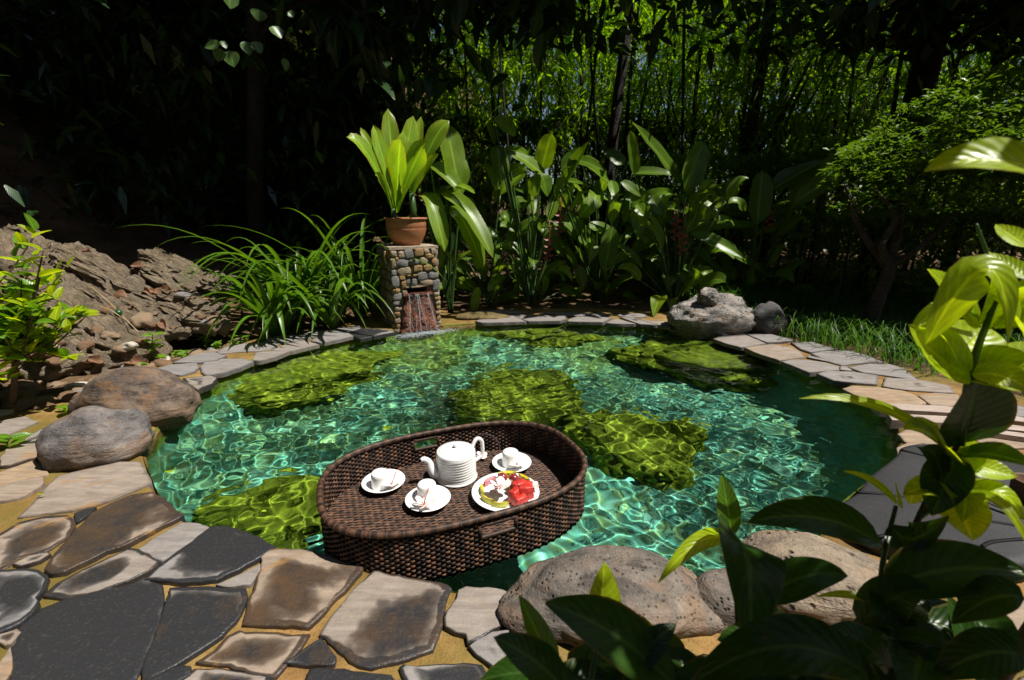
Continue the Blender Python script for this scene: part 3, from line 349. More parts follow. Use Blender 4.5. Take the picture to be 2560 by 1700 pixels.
def smooth_ring(r, k=3, w=1):
    for _ in range(k): r = (np.roll(r, 1) + 2 * r + np.roll(r, -1)) / 4
    return r
RP = smooth_ring(radial(D['pool']), 6)
OUT = [(-1.35, 4.3), (-2.0, 3.62), (-2.33, 2.75), (-2.33, 2.25), (-2.75, 1.85), (-3.3, 1.0), (-3.3, -1.2), (3.4, -1.2), (3.4, 1.2), (3.0, 1.9),
       (2.72, 2.42), (2.46, 3.0), (2.2, 3.5), (2.04, 3.95), (1.8, 4.45), (1.0, 4.72), (0, 4.72), (-.5, 4.5), (-.9, 4.75), (-1.2, 4.6)]
RO = np.maximum(smooth_ring(radial(OUT), 4), RP + .12)

def ring_pts(r, z): return [(CX + r[i] * math.cos(ANG[i]), CY + r[i] * math.sin(ANG[i]), z if not hasattr(z, '__len__') else z[i]) for i in range(NA)]
def loft(rows):
    V = [p for row in rows for p in row]
    F = [(i * NA + k, i * NA + (k + 1) % NA, (i + 1) * NA + (k + 1) % NA, (i + 1) * NA + k) for i in range(len(rows) - 1) for k in range(NA)]
    return np.array(V), F

def nz(x, y, s, o=0.): return noise.noise(Vector((x * s + o, y * s - o, o * 1.7)))

# pool basin material: plaster, turquoise at the bottom, algae creeping up the walls
N = Nt('pool plaster with algae')
po = N.n('NewGeometry').outputs['Position']
sz = N.n('SeparateXYZ', {0: po}).outputs[2]
n1 = N.noise(2.2, 5, .6, po)
n2 = N.noise(14., 4, .6, po)
plast = N.ramp(n2, [(.3, (.10, .38, .31)), (.52, (.18, .56, .47)), (.72, (.32, .70, .60))])
alg = N.ramp(n2, [(.3, (.06, .12, .012)), (.5, (.17, .26, .018)), (.7, (.32, .42, .03))])
af = N.ramp(N.math('ADD', N.math('MULTIPLY_ADD', sz, 3.0, .98), N.math('MULTIPLY_ADD', n1, 1.1, -.55)), [(.10, 0.), (.50, 1.)])
sx_ = N.n('SeparateXYZ', {0: po})
gra = N.math('ADD', N.math('MULTIPLY_ADD', sx_.outputs[1], .125, -.335), N.math('MULTIPLY', sx_.outputs[0], -.055))
patch = N.ramp(N.math('ADD', N.noise(1.5, 6, .68, po, .5), gra), [(.45, 0.), (.68, .85)])
c = N.mix(N.math('MAXIMUM', af, patch), plast, alg)
film = N.ramp(N.noise(16., 5, .7, po, .6), [(.45, 0.), (.60, .6)])
c = N.mix(film, c, (.26, .32, .03))
c = N.mix(N.ramp(N.noise(30., 4, .7, po, .3), [(.57, 0.), (.72, .25)]), c, (.03, .15, .13))
M_POOL = N.done(N.pbr(c, .75, .2, N.bump(n2, .3, .01)))
rows = []
sh_ = np.clip((np.sin(np.array(ANG) - .35) - .15) / .7, 0, 1)
sh_ = np.maximum(sh_, .34 * np.clip(np.cos(np.array(ANG) - .15) * 1.4, 0, 1))
for f, z, f2, z2 in ((1.0, .03, 1., .03), (1.0, -.06, 1., -.06), (1.0, -.15, .97, -.14), (1.0, -.27, .92, -.20), (.99, -.38, .86, -.26), (.975, -.48, .78, -.32), (.95, -.55, .69, -.39), (.91, -.60, .60, -.45), (.84, -.62, .5, -.51), (.7, -.63, .4, -.56), (.5, -.64, .3, -.6), (.25, -.64, .2, -.63), (.02, -.64, .02, -.64)):
    rows.append([(x + .012 * nz(x, y, 3, z), y + .012 * nz(x, y, 3, z + 5), z + (.035 * nz(x, y, 1.6) + .02 * nz(x, y, 4.) if z < -.12 else 0)) for x, y, z in ring_pts(RP * (f * (1 - sh_) + f2 * sh_), z * (1 - sh_) + z2 * sh_)])
V, F = loft(rows)
pool = mesh('pool_basin', V, [f[::-1] for f in F], M_POOL)
setp(pool, 'round plastered pool basin with green algae on its walls', None, None, 'structure')
pool.cycles.is_caustics_receiver = True

# mortar bed
N = Nt('ochre mortar'); po = N.coord()
n1 = N.noise(2.0, 5, .6, po); n2 = N.noise(160., 3, .7, po); n3 = N.noise(9., 4, .6, po)
c = N.ramp(n3, [(.3, (.17, .09, .026)), (.55, (.30, .17, .052)), (.75, (.40, .26, .10))])
c = N.mix(N.ramp(n1, [(.42, 0.), (.58, .8)]), c, (.12, .10, .012))
c = N.mix(N.ramp(n2, [(.5, 0.), (.72, .8)]), c, (.10, .06, .03))
c = N.mix(N.ramp(N.noise(3.2, 4, .6, po), [(.60, 0.), (.70, .6)]), c, (.07, .035, .015))
M_MORT = N.done(N.pbr(c, .82, .3, N.bump(N.math('ADD', n2, N.math('MULTIPLY', n3, 1.5)), .55, .006)))
rows = [ring_pts(RP - .004, -.10), ring_pts(RP - .004, .012)]
for k in range(0, 27):
    t = (k / 26) ** 1.25
    rr = RP + .012 + (RO - RP - .012) * t
    rows.append([(x, y, .036 + .005 * nz(x, y, 5.) + .004 * nz(x, y, 17.) + .006 * nz(x, y, 1.3)) for x, y, z in ring_pts(rr, 0)])
V, F = loft(rows)
pave = mesh('pavement', V, F, M_MORT)
setp(pave, 'crazy paving of grey flagstones in ochre mortar round the pool', None, None, 'structure')
pave.cycles.is_caustics_receiver = True

def hill(x, y):
    d = (x + 2.75) * -.903 + (y - 2.4) * .43
    z = 0.
    if d > 0:
        z += .30 * d
        if d > 2.4: z += .55 * (d - 2.4)
        if d > 9: z -= .6 * (d - 9)
        z *= min(1., max(0., (-x - .6) / 1.4))
    if y > 6.5: z += min(1.6, (y - 6.5) * .12)
    return z
N = Nt('forest soil'); po = N.coord()
n1 = N.noise(3., 5, .6, po); n2 = N.noise(40., 4, .7, po)
c = N.ramp(n1, [(.3, (.045, .026, .014)), (.6, (.14, .085, .045)), (.8, (.24, .15, .085))])
c = N.mix(N.ramp(n2, [(.55, 0.), (.7, .7)]), c, (.30, .20, .12))
M_SOIL = N.done(N.pbr(c, .9, .2, N.bump(N.math('ADD', n2, n1), .7, .02)))
rows = []
rr = RO - .10
step = .09
while rr.min() < 75:
    rows.append([(x, y, .012 + hill(x, y) + min(1., k_ * .25) * (.045 * nz(x, y, 1.8) + .03 * nz(x, y, 4.5) + .015 * nz(x, y, 11.))) for k_, (x, y, z) in ((len(rows), q) for q in ring_pts(rr, 0))])
    rr = rr + step
    step *= 1.13
V, F = loft(rows)
setp(mesh('ground', V, F, M_SOIL), 'brown forest soil of the garden and the slope', None, None, 'structure')

# flagstones: every stone its own slab with an irregular, worn edge
N = Nt('flagstone'); po = N.coord()
oi = N.n('ObjectInfo')
oc = N.n('SeparateColor', {0: oi.outputs['Color']})
wet, warm, sd = oc.outputs[0], oc.outputs[1], oi.outputs['Random']
edge = N.n('Attribute', attribute_name='edge').outputs['Fac']
vec = N.n('VectorMath', {0: po, 1: N.n('CombineXYZ', {0: N.math('MULTIPLY', sd, 37.), 1: N.math('MULTIPLY', sd, 91.), 2: 0.}).outputs[0]}, operation='ADD').outputs[0]
lo = N.noise(3.0, 4, .55, vec, .3)
mi = N.noise(15., 5, .65, vec)
gr = N.noise(120., 3, .7, vec)
st = N.noise(9., 4, .6, N.mapping(vec, (1., 7., 1.), (0, 0, .8)))
pale = N.mix(warm, N.ramp(st, [(.3, (.15, .147, .152)), (.7, (.25, .243, .242))]), N.ramp(st, [(.3, (.235, .155, .09)), (.7, (.38, .27, .17))]))
pale = N.mix(N.math('MULTIPLY', N.ramp(mi, [(.45, 0.), (.7, 1.)]), .45), pale, (.15, .115, .085))
dark = N.mix(N.ramp(N.math('MULTIPLY_ADD', mi, .7, N.math('MULTIPLY', warm, .5)), [(.48, 0.), (.8, 1.)]), (.026, .026, .028), (.085, .05, .026))
# a stone dries from its rim inwards: damp heart, pale ring, damp foot along the joint
heart = N.math('ADD', N.math('MULTIPLY', N.math('SUBTRACT', edge, .30), .9), N.math('MULTIPLY', N.math('SUBTRACT', lo, .5), 4.6))
heart = N.math('ADD', heart, N.math('MULTIPLY', N.math('SUBTRACT', wet, .47), 2.6))
heart = N.math('ADD', heart, N.math('MULTIPLY', N.math('SUBTRACT', mi, .5), .55))
heart = N.ramp(heart, [(.22, 0.), (.40, .75), (.62, 1.)])
rim = N.math('ADD', N.math('MULTIPLY', edge, 1.0), N.math('MULTIPLY', N.math('SUBTRACT', mi, .5), .18))
rim = N.math('SUBTRACT', rim, N.math('MULTIPLY', N.math('SUBTRACT', lo, .40), N.math('MULTIPLY', wet, 2.2)))
rim = N.math('MULTIPLY', N.ramp(rim, [(.045, 1.), (.12, 0.)]), N.math('MINIMUM', N.math('MULTIPLY', wet, 4.), 1.))
damp = N.math('MAXIMUM', heart, rim)
c = N.mix(damp, pale, dark)
c = N.mix(N.math('MULTIPLY', N.ramp(gr, [(.56, 0.), (.75, 1.)]), .45), c, N.mix(damp, (.36, .33, .30), (.11, .09, .075)))
stain = N.math('MULTIPLY', N.ramp(N.noise(5.5, 6, .62, vec, .8), [(.60, 0.), (.66, 1.)]), N.ramp(warm, [(.3, 0.), (.6, .75)]))
c = N.mix(stain, c, (.30, .16, .045))
rg = N.ramp(damp, [(0., .78), (1., .42)])
bh = N.math('ADD', N.math('MULTIPLY', st, .9), N.math('ADD', N.math('MULTIPLY', mi, .8), N.math('MULTIPLY', gr, .35)))
M_FLAG = N.done(N.pbr(c, rg, .4, N.bump(bh, .55, .006)))

def flagstone(poly, wet, warm, idx):
    P = [Vector((p[0], p[1], 0)) for p in poly]
    c = sum(P, Vector()) / len(P)
    P = [c + (p - c) * (1 + .004 / max(.03, (p - c).length)) for p in P]
    area = sum(P[i].x * P[(i + 1) % len(P)].y - P[(i + 1) % len(P)].x * P[i].y for i in range(len(P)))
    if area < 0: P = P[::-1]
    size = math.sqrt(abs(area) / 2)
    pts = []
    for i in range(len(P)):
        a, b = P[i], P[(i + 1) % len(P)]
        k = max(1, int((b - a).length / max(.018, size * .05)))
        for j in range(k):
            q = a.lerp(b, j / k)
            pts.append(q + Vector((nz(q.x, q.y, 22., idx), nz(q.x, q.y, 22., idx + 9.), 0)) * .0035 + Vector((nz(q.x, q.y, 60., idx), nz(q.x, q.y, 60., idx + 4.), 0)) * .0045)
    n = len(pts)
    k = 1
    for _ in range(0): pts = [(pts[i - 1] + pts[i] * 3 + pts[(i + 1) % n]) / 5 for i in range(n)]
    top = .048 + .003 * math.sin(idx * 2.3)
    tx, ty = .012 * math.sin(idx * 1.7), .012 * math.cos(idx * 3.1)
    V = []; A = []
    rings = ((1.0, -.03, 0.), (1.0, -.006, 0.), (.996, -.0022, .0), (.987, -.0004, .03), (.93, .0, .12), (.84, .0005, .26), (.7, .001, .45), (.5, .001, .68), (.25, .001, .9))
    for s, dz, e in rings:
        for q in pts:
            p = c + (q - c) * s
            V.append((p.x, p.y, top + dz + ((p.x - c.x) * tx + (p.y - c.y) * ty if dz > -.02 else 0) + .0016 * nz(p.x, p.y, 9., idx))); A.append(e)
    V.append((c.x, c.y, top + .001)); A.append(1.)
    m = len(rings)
    F = [(i * n + j, i * n + (j + 1) % n, (i + 1) * n + (j + 1) % n, (i + 1) * n + j) for i in range(m - 1) for j in range(n)]
    F += [((m - 1) * n + j, (m - 1) * n + (j + 1) % n, m * n) for j in range(n)]
    me = mesh_data('flagstone', np.array(V) - np.array(c), F, M_FLAG, attrs={'edge': A})
    o = obj('flagstone', me, pave, c)
    o.color = (wet, min(1., warm + .05) if idx < 24 else warm, 0, 1)
    return o
for i, (poly, wet, warm) in enumerate(D['stones']): flagstone(poly, min(.95, wet * 1.0 + .055) if i < 22 and wet > .2 else wet, warm, i)

# the paving goes on beyond the traced stones
PTS = [Vector((p[0], p[1], 0)) for poly, _, _ in D['stones'] for i in range(len(poly)) for p in (poly[i], ((poly[i][0] + poly[i - 1][0]) / 2, (poly[i][1] + poly[i - 1][1]) / 2))]
CEN = [(sum((Vector((*p, 0)) for p in poly), Vector()) / len(poly), max((Vector((*p, 0)) - sum((Vector((*q, 0)) for q in poly), Vector()) / len(poly)).length for p in poly)) for poly, _, _ in D['stones']]
PTS += [Vector((*p, 0)) for p in D['mat']] + [Vector((*p, 0)) for b in D['boards'] for p in b]
rs = random.Random(12)
k = 100
for iy in range(-7, 16):
    for ix in range(-16, 17):
        c = Vector((ix * .25 + (iy % 2) * .125 + rs.uniform(-.03, .03), iy * .215 + rs.uniform(-.03, .03), 0))
        a = math.atan2(c.y - CY, c.x - CX) % (2 * math.pi); r_ = math.hypot(c.x - CX, c.y - CY)
        if r_ < np.interp(a, ANG + [2 * math.pi], list(RP) + [RP[0]]) + .16 or r_ > np.interp(a, ANG + [2 * math.pi], list(RO) + [RO[0]]) - .15: continue
        if min((p - c).length for p in PTS) < .135 or any((q - c).length < m * .6 for q, m in CEN): continue
        if any(math.hypot(c.x - b[0], c.y - b[1]) < max(b[3], b[4]) + .12 for b in D['boulders'].values()) or (.3 < c.x < 2.4 and .9 < c.y < 1.75): continue
        n = rs.choice((5, 6, 6, 7)); ph = rs.random() * 6
        poly = [(c.x + math.cos(ph + 2 * math.pi * j / n) * .132 * rs.uniform(.82, 1.08), c.y + math.sin(ph + 2 * math.pi * j / n) * .115 * rs.uniform(.82, 1.08)) for j in range(n)]
        flagstone(poly, rs.uniform(.05, .7), rs.uniform(.1, .8), k)
        k += 1
# ------------------------------------------------------------------ water
rng = np.random.default_rng(11)
G = .0092
xs = np.arange(-2.0, 2.15, G); ys = np.arange(.8, 4.35, G)
X, Y = np.meshgrid(xs, ys)
Z = np.zeros_like(X)
FX, FY = -.72, 3.85
RF = np.hypot(X - FX, Y - FY)
def env(a, b, c): return .75 + .6 * np.sin(a * X + b * Y + c) * np.sin(b * X - a * Y + 2 * c)
ENV = (env(1.7, .8, .3), env(.6, 2.1, 1.4), env(2.3, 1.6, 4.))
for k in range(72):
    L = .048 * (7.5 ** rng.random()); a = rng.uniform(0, 2 * math.pi); ph = rng.uniform(0, 6.28)
    Z += .00046 * (L / .16) ** 1.02 * ENV[k % 3] * np.sin(2 * math.pi / L * (X * math.cos(a) + Y * math.sin(a)) + ph)
WX = .07 * np.sin(2.1 * X + 1.3 * Y) + .05 * np.sin(3.7 * Y - 2.2 * X + 1)
for k in range(16):
    L = rng.uniform(.05, .16); ph = rng.uniform(0, 6.28); ox, oy = rng.normal(0, .14, 2)
    rr = np.hypot(X - FX - ox, Y - FY - oy) + WX
    Z += .00062 * (L / .1) * np.sin(2 * math.pi * rr / L + ph) * np.exp(-rr / 1.9)
n1_, n2_ = X.shape
idx = np.arange(n1_ * n2_).reshape(n1_, n2_)
th = np.arctan2(Y - CY, X - CX) % (2 * math.pi)
rad = np.hypot(X - CX, Y - CY)
inside = rad < np.interp(th, ANG + [2 * math.pi], list(RP) + [RP[0]]) + .03
keep = inside[:-1, :-1] & inside[:-1, 1:] & inside[1:, 1:] & inside[1:, :-1]
F = np.stack([idx[:-1, :-1], idx[:-1, 1:], idx[1:, 1:], idx[1:, :-1]], -1)[keep]
used = np.unique(F)
remap = np.full(n1_ * n2_, -1); remap[used] = np.arange(len(used))
V = np.stack([X, Y, Z], -1).reshape(-1, 3)[used]
N = Nt('clear green water')
g = N.n('BsdfGlass', {'Color': (.86, .97, .89), 'Roughness': 0., 'IOR': 1.33})
M_WATER = N.done(g.outputs[0])
water = mesh('water', V, remap[F], M_WATER)
setp(water, 'clear rippling green water of the pool', None, None, 'structure')
water.cycles.is_caustics_caster = True

# ------------------------------------------------------------------ rocks
def mat_rock(name, cols, scale=5., pits=0., bump=.5, stain=(.28, .16, .08), stainf=.5, moss=None, rough=.8, bands=0.):
    N = Nt(name); po = N.coord()
    a = N.noise(scale, 6, .62, po, .2); b = N.noise(scale * 6, 4, .65, po); f = N.noise(scale * 30, 3, .7, po)
    c = N.ramp(a, [(.28, cols[0]), (.5, cols[1]), (.72, cols[2])])
    c = N.mix(N.math('MULTIPLY', N.ramp(N.noise(scale * 1.7, 5, .6, po, .6), [(.5, 0.), (.66, 1.)]), stainf), c, stain)
    c = N.mix(N.math('MULTIPLY', N.ramp(b, [(.5, 0.), (.75, 1.)]), .5), c, cols[0])
    c = N.mix(N.math('MULTIPLY', N.ramp(f, [(.55, 0.), (.72, 1.)]), .4), c, tuple(min(1, k * 1.4) for k in cols[2]))
    sk = N.noise(scale * 1.6, 6, .7, N.mapping(po, (1., 1.6, 4.5), (.35, .25, .1)), .5)
    c = N.mix(N.math('MULTIPLY', N.ramp(sk, [(.34, 1.), (.47, 0.)]), .75), c, tuple(k * .5 for k in cols[0]))
    c = N.mix(N.math('MULTIPLY', N.ramp(sk, [(.55, 0.), (.7, 1.)]), .45), c, tuple(min(1, k * 1.3) for k in cols[2]))
    a = N.math('ADD', a, N.math('MULTIPLY', sk, 1.1))
    h = N.math('ADD', N.math('MULTIPLY', a, 1.2), N.math('ADD', N.math('MULTIPLY', b, .6), N.math('MULTIPLY', f, .3)))
    if pits:
        v = N.n('TexVoronoi', {'Vector': po, 'Scale': pits})
        pm = N.math('MULTIPLY', N.ramp(v.outputs['Distance'], [(.12, 1.), (.34, 0.)]), N.ramp(N.noise(pits * .3, 3, .6, po), [(.45, 0.), (.58, 1.)]))
        c = N.mix(N.math('MULTIPLY', pm, .85), c, tuple(k * .25 for k in cols[0]))
        h = N.math('SUBTRACT', h, N.math('MULTIPLY', pm, 1.6))
    if moss:
        c = N.mix(N.ramp(N.noise(scale * .8, 5, .65, po), [(.4, 0.), (.6, 1.)]), c, moss)
    return N.done(N.pbr(c, rough, .3, N.bump(h, bump, .02)))
M_BROWN = mat_rock('brown river boulder', ((.040, .032, .028), (.125, .092, .072), (.25, .18, .13)), 6., 0, .5, (.22, .11, .04), .6)
M_GREYB = mat_rock('grey river boulder', ((.05, .045, .045), (.15, .135, .13), (.27, .23, .19)), 5., 0, .55, (.20, .10, .04), .55)
M_PIT = mat_rock('pitted volcanic boulder', ((.052, .045, .040), (.145, .122, .102), (.25, .21, .17)), 5., 70., .5, (.24, .13, .06), .5)
M_TANPIT = mat_rock('tan pitted boulder', ((.10, .078, .058), (.235, .185, .135), (.33, .265, .19)), 4., 38., .7, (.30, .17, .08), .4)
M_CORAL = mat_rock('pale pitted limestone', ((.08, .07, .065), (.26, .24, .22), (.5, .47, .43)), 4.5, 42., 1., (.26, .15, .06), .5)
M_DKROCK = mat_rock('dark grey rock', ((.035, .035, .036), (.075, .073, .07), (.14, .135, .125)), 4., 0, .7, (.07, .06, .05), .4)
M_SUNK = mat_rock('mossy sunken rock', ((.12, .17, .012), (.27, .33, .02), (.42, .47, .04)), 6., 0, .7, (.06, .09, .008), .5, None, .9)

def boulder(key, name, label, m, seed, rot=0., lump=.2, fine=.03, sub=5, rough=0., parts=()):
    x, y, z0, rx, ry, top = D['boulders'][key]
    top = z0 + (top - z0) * {'left_lower': 1.08, 'left_upper': 1.12, 'front': .88, 'front_right': .9, 'back': 1.25}.get(key, 1.)
    if key == 'front': rx *= 1.12; ry *= 1.1; x += .02
    if key == 'front_right': rx *= 1.22; ry *= 1.15
    if key == 'left_lower': rx *= .86; ry *= .95; x += .03
    zc = z0 + (top - z0) * .30
    V, F = rock((x, y, zc), (rx, ry, top - zc), seed, lump, fine, sub, rot, 1.0, rough)
    s = (top - V[:, 2].max())
    V[:, 2] += s * .9
    o = mesh(name, V, F, m, None, (x, y, z0))
    setp(o, label, 'boulder')
    o.cycles.is_caustics_receiver = True
    return o
boulder('left_upper', 'boulder', 'big smooth brown boulder overhanging the pool, with a leaf shadow on top', M_BROWN, 3, -.12, .16, .02)
boulder('left_lower', 'boulder', 'domed grey-brown boulder with a crusty knob, set in the ochre mortar', M_GREYB, 8, .3, .2, .03)
boulder('front', 'boulder', 'two-lobed grey-brown pitted boulder behind the yellow-green leaf', M_PIT, 5, .0, .22, .03)
boulder('front_right', 'boulder', 'tan boulder peppered with small dark pits', M_TANPIT, 12, -.2, .15, .03)
V, F = rock((.54, .93, .045), (.11, .075, .075), 91, .2, .03, 4)
setp(mesh('small_boulder', V, F, M_PIT, None, (.535, .90, 0)), 'small brown boulder wedged between the two pitted boulders', 'boulder')
bk = boulder('back', 'boulder', 'pale craggy pitted boulder at the far edge of the water', M_CORAL, 21, .1, .26, .05, 5, .10)
V, F = rock((1.63, 3.74, .33), (.085, .075, .085), 31, .25, .05, 4, 0, 1, .15)
mesh('rock_knob', V, F, M_CORAL, bk)
boulder('back_dark', 'boulder', 'dark shaded rock leaning against the pale craggy boulder', M_DKROCK, 17, .2, .2, .04, 4, .1)
for i, (x, y, z, w, k) in enumerate(D['sunk']):
    if i == 4: x -= .20; y -= .34
    if i == 0: x -= .16; y -= .26
    w *= (1.6, 1.5, 1.3, 1.15, 1.4, 1.05, 1.2, .9, .9)[i]
    V, F = rock((x, y, (-.38, -.32, -.60, -.62, -.38, -.60, -.32, -.55, -.6)[i]), (w, w * k, .24 + .05 * math.sin(i * 2)), 40 + i, .34, .10, 5, i * .7, 1., .12)
    lab = ['large mossy green rock under the water near the upper coping', 'mossy rock under water before the far coping', 'green rock under water just behind the tray', 'green rock under water at the right end of the tray',
           'long mossy rock under water by the right-hand pool wall', 'dark green rock under water between tray and paving', 'mossy rock under water at the foot of the craggy boulder', 'small sunken rock in the middle of the pool', 'small sunken rock amid the bright light ripples'][i]
    o = mesh('sunken_rock', V, F, M_SUNK, None, (x, y, -.75))
    setp(o, lab, 'rock', 'rocks under the water')
    o.cycles.is_caustics_receiver = True
# ------------------------------------------------------------------ floating rattan tray
TC = Vector((-.186, 1.400, 0)); TA = R(22.8); TA_, TB_, TN = .444, .293, 2.7
tu = Vector((math.cos(TA), math.sin(TA), 0)); tv = Vector((-math.sin(TA), math.cos(TA), 0))
def tw(u, v, z): return TC + tu * u + tv * v + Vector((0, 0, z))
_q = []
for i in range(4000):
    a = 2 * math.pi * i / 4000
    c, s = math.cos(a), math.sin(a)
    _q.append((TA_ * math.copysign(abs(c) ** (2 / TN), c), TB_ * math.copysign(abs(s) ** (2 / TN), s)))
_q = np.array(_q); _d = np.r_[0, np.cumsum(np.hypot(*(np.roll(_q, -1, 0) - _q).T))]
PER = _d[-1]
def oval(s, off=0.):
    """point and outward normal at arc length s"""
    s = s % PER
    k = np.searchsorted(_d, s) % 4000
    p = _q[k]; t = _q[(k + 5) % 4000] - _q[(k - 5) % 4000]
    nrm = np.array((t[1], -t[0])); nrm = nrm / np.linalg.norm(nrm)
    return p + nrm * off
NST = 176; SUBS = 5; NS = NST * SUBS
base_pts = np.array([oval(PER * i / NS) for i in range(NS)])
base_nrm = np.array([oval(PER * i / NS, 1.) for i in range(NS)]) - base_pts
H0, H1, TF = -.022, .150, .030
def in_slot(p, z):
    if abs(z - .112) > .019: return False
    return (p[1] > 0 and abs(p[0] + .05) < .048) or (p[1] < 0 and abs(p[0] - .035) < .055)
N = Nt('woven dark rattan'); po = N.coord()
a = N.noise(40., 3, .6, po); b = N.noise(300., 3, .6, N.mapping(po, (1, 1, 3)))
g6 = N.n('Attribute', attribute_name='tone').outputs['Fac']
c = N.ramp(N.math('ADD', N.math('MULTIPLY', a, .55), N.math('MULTIPLY', g6, .5)), [(.25, (.010, .006, .005)), (.5, (.042, .021, .013)), (.72, (.115, .054, .028)), (.92, (.19, .095, .05))])
c = N.mix(N.math('MULTIPLY', N.ramp(b, [(.5, 0.), (.7, 1.)]), .4), c, (.03, .018, .014))
M_RAT = N.done(N.pbr(c, .55, .4, N.bump(b, .3, .002)))
M_RATD = mat_plain('dark weave backing', (.012, .008, .007), .8, .2)
tray = empty('floating_tray', tw(0, 0, 0), 'oval dark rattan floating tray carrying the tea set', 'tray')

def weave_ring(rows):
    g = Geo(); tones = []
    for r, z in enumerate(rows):
        off = .0036 * np.sin(np.arange(NS) * math.pi / SUBS + r * math.pi)
        p = base_pts + base_nrm * off[:, None]
        hole = [in_slot(base_pts[i], z) for i in range(NS)]
        sec = [(math.cos(t) * .0022, math.sin(t) * .0047) for t in np.arange(6) * math.pi / 3]
        V = []
        for i in range(NS):
            for (o, dz) in sec:
                q = p[i] + base_nrm[i] * o
                w_ = tw(q[0], q[1], z + dz + .0006 * math.sin(i * .37 + r))
                V.append(w_)
        F = []
        for i in range(NS):
            if hole[i] or hole[(i + 1) % NS]: continue
            for k in range(6):
                j = (i + 1) % NS
                F.append((i * 6 + k, j * 6 + k, j * 6 + (k + 1) % 6, i * 6 + (k + 1) % 6))
        g.add(V, F)
        bt = np.array([.5 + .5 * math.sin(r * 12.9 + int((i + (r % 2) * SUBS) / (2 * SUBS)) * 78.2) for i in range(NS)])
        tones += list(np.repeat(bt, 6))
    return g, tones
zr = [H0 + .0082 * (i + .5) for i in range(int((H1 - H0) / .0082))]
g, tones = weave_ring(zr)
V, F, uv = g.out()
o = mesh('woven_wall', V, F, M_RAT, tray, attrs={'tone': tones}); o['kind'] = 'stuff'
# dark sheet added behind the weave to stop light through its gaps
V = []; F = []
zs = [H0, .093, .131, H1]
for z in zs:
    for i in range(NS): V.append(tw(*base_pts[i], z))
for k in range(3):
    for i in range(NS):
        j = (i + 1) % NS
        if k == 1 and (in_slot(base_pts[i], .112) or in_slot(base_pts[j], .112)): continue
        F.append((k * NS + i, k * NS + j, (k + 1) * NS + j, (k + 1) * NS + i))
mesh('wall_backing', V, F, M_RATD, tray)
# rim cane and its binding
rim_pts = [tw(*base_pts[i], H1 + .006) for i in range(0, NS, 3)]
V, F = tube(rim_pts + [rim_pts[0]], .0095, 10, False)
rim = mesh('rim', V, F, M_RAT, tray, attrs={'tone': [.5 + .4 * math.sin(i * .13) for i in range(len(V))]})
g = Geo()
for i in range(0, NS, 8):
    p = tw(*base_pts[i], H1 + .006); t = (tw(*base_pts[(i + 3) % NS], 0) - tw(*base_pts[i - 3], 0)).normalized()
    nn = t.cross(Vector((0, 0, 1)))
    ring = [p + nn * (math.cos(x) * .0097) + Vector((0, 0, math.sin(x) * .0097)) for x in np.arange(13) * 2 * math.pi / 12]
    g.add(*tube(ring, .0011, 5, False))
o = g.build('rim_binding', mat_plain('pale binding cane', (.13, .07, .04), .45), rim); o['kind'] = 'stuff'
# slot trims (frames of the two hand holes)
for sgn, u0, hw in ((1, -.05, .050), (-1, .035, .057)):
    pts = []
    v0 = TB_ * (1 - abs(u0 / TA_) ** TN) ** (1 / TN) * sgn
    g = Geo()
    for zz in (.092, .132):
        line = []
        for k in range(13):
            u = u0 - hw + 2 * hw * k / 12
            v = TB_ * (1 - abs(u / TA_) ** TN) ** (1 / TN) * sgn
            line.append(tw(u, v, zz))
        g.add(*tube(line, .0065, 8))
    for e in (-1, 1):
        u = u0 + e * hw
        v = TB_ * (1 - abs(u / TA_) ** TN) ** (1 / TN) * sgn
        g.add(*tube([tw(u, v, .090), tw(u, v, .134)], .0065, 8))
    V, F, uv = g.out()
    mesh('hand_hole_trim', V, F, M_RAT, tray, attrs={'tone': [.45] * len(V)})
# woven floor
g = Geo(); tones = []
nrow = 84
for r in range(nrow):
    v = -TB_ + .004 + (2 * TB_ - .008) * (r + .5) / nrow
    ul = TA_ * max(0., 1 - abs(v / TB_) ** TN) ** (1 / TN) - .004
    k = max(4, int(2 * ul / .0075))
    line = [tw(-ul + 2 * ul * i / k, v, TF + .0016 * math.sin(math.pi * ((-ul + 2 * ul * i / k) / .021) + r * math.pi)) for i in range(k + 1)]
    V, F = tube(line, .0035, 6, False, .5, (0, 0, 1))
    g.add(V, F)
    tones += list(np.repeat([.62 + .42 * math.sin(r * 7.7 + int(i / 4) * 3.1 + (r % 3)) for i in range(k + 1)], 6))
V, F, uv = g.out()
o = mesh('woven_floor', V, F, M_RAT, tray, attrs={'tone': tones}); o['kind'] = 'stuff'
V = [tw(0, 0, TF - .006)] + [tw(*(base_pts[i] * .995), TF - .006) for i in range(0, NS, 4)]
n = len(V) - 1
mesh('floor_backing', V, [(0, 1 + i, 1 + (i + 1) % n) for i in range(n)], M_RATD, tray)  # dark sheet added under the floor weave to close its gaps
V, F = tube(catmull([tw(.13, .20, .05), tw(.15, .262, .112), tw(.20, .255, .118), tw(.235, .225, .09), tw(.22, .19, .045), tw(.17, .15, .037)], 8), .0028, 6)
mesh('loose_cane', V, F, M_RAT, tray, attrs={'tone': [.2] * len(V)})

# ------------------------------------------------------------------ tea set
N = Nt('white glazed china'); po = N.coord()
c = N.ramp(N.noise(6., 2, .5, po), [(.3, (.80, .79, .77)), (.7, (.86, .855, .84))])
M_CHINA = N.done(N.pbr(c, .16, .55))
TZ = TF + .005
def px_u(u, v): return tw(u, v, TZ)

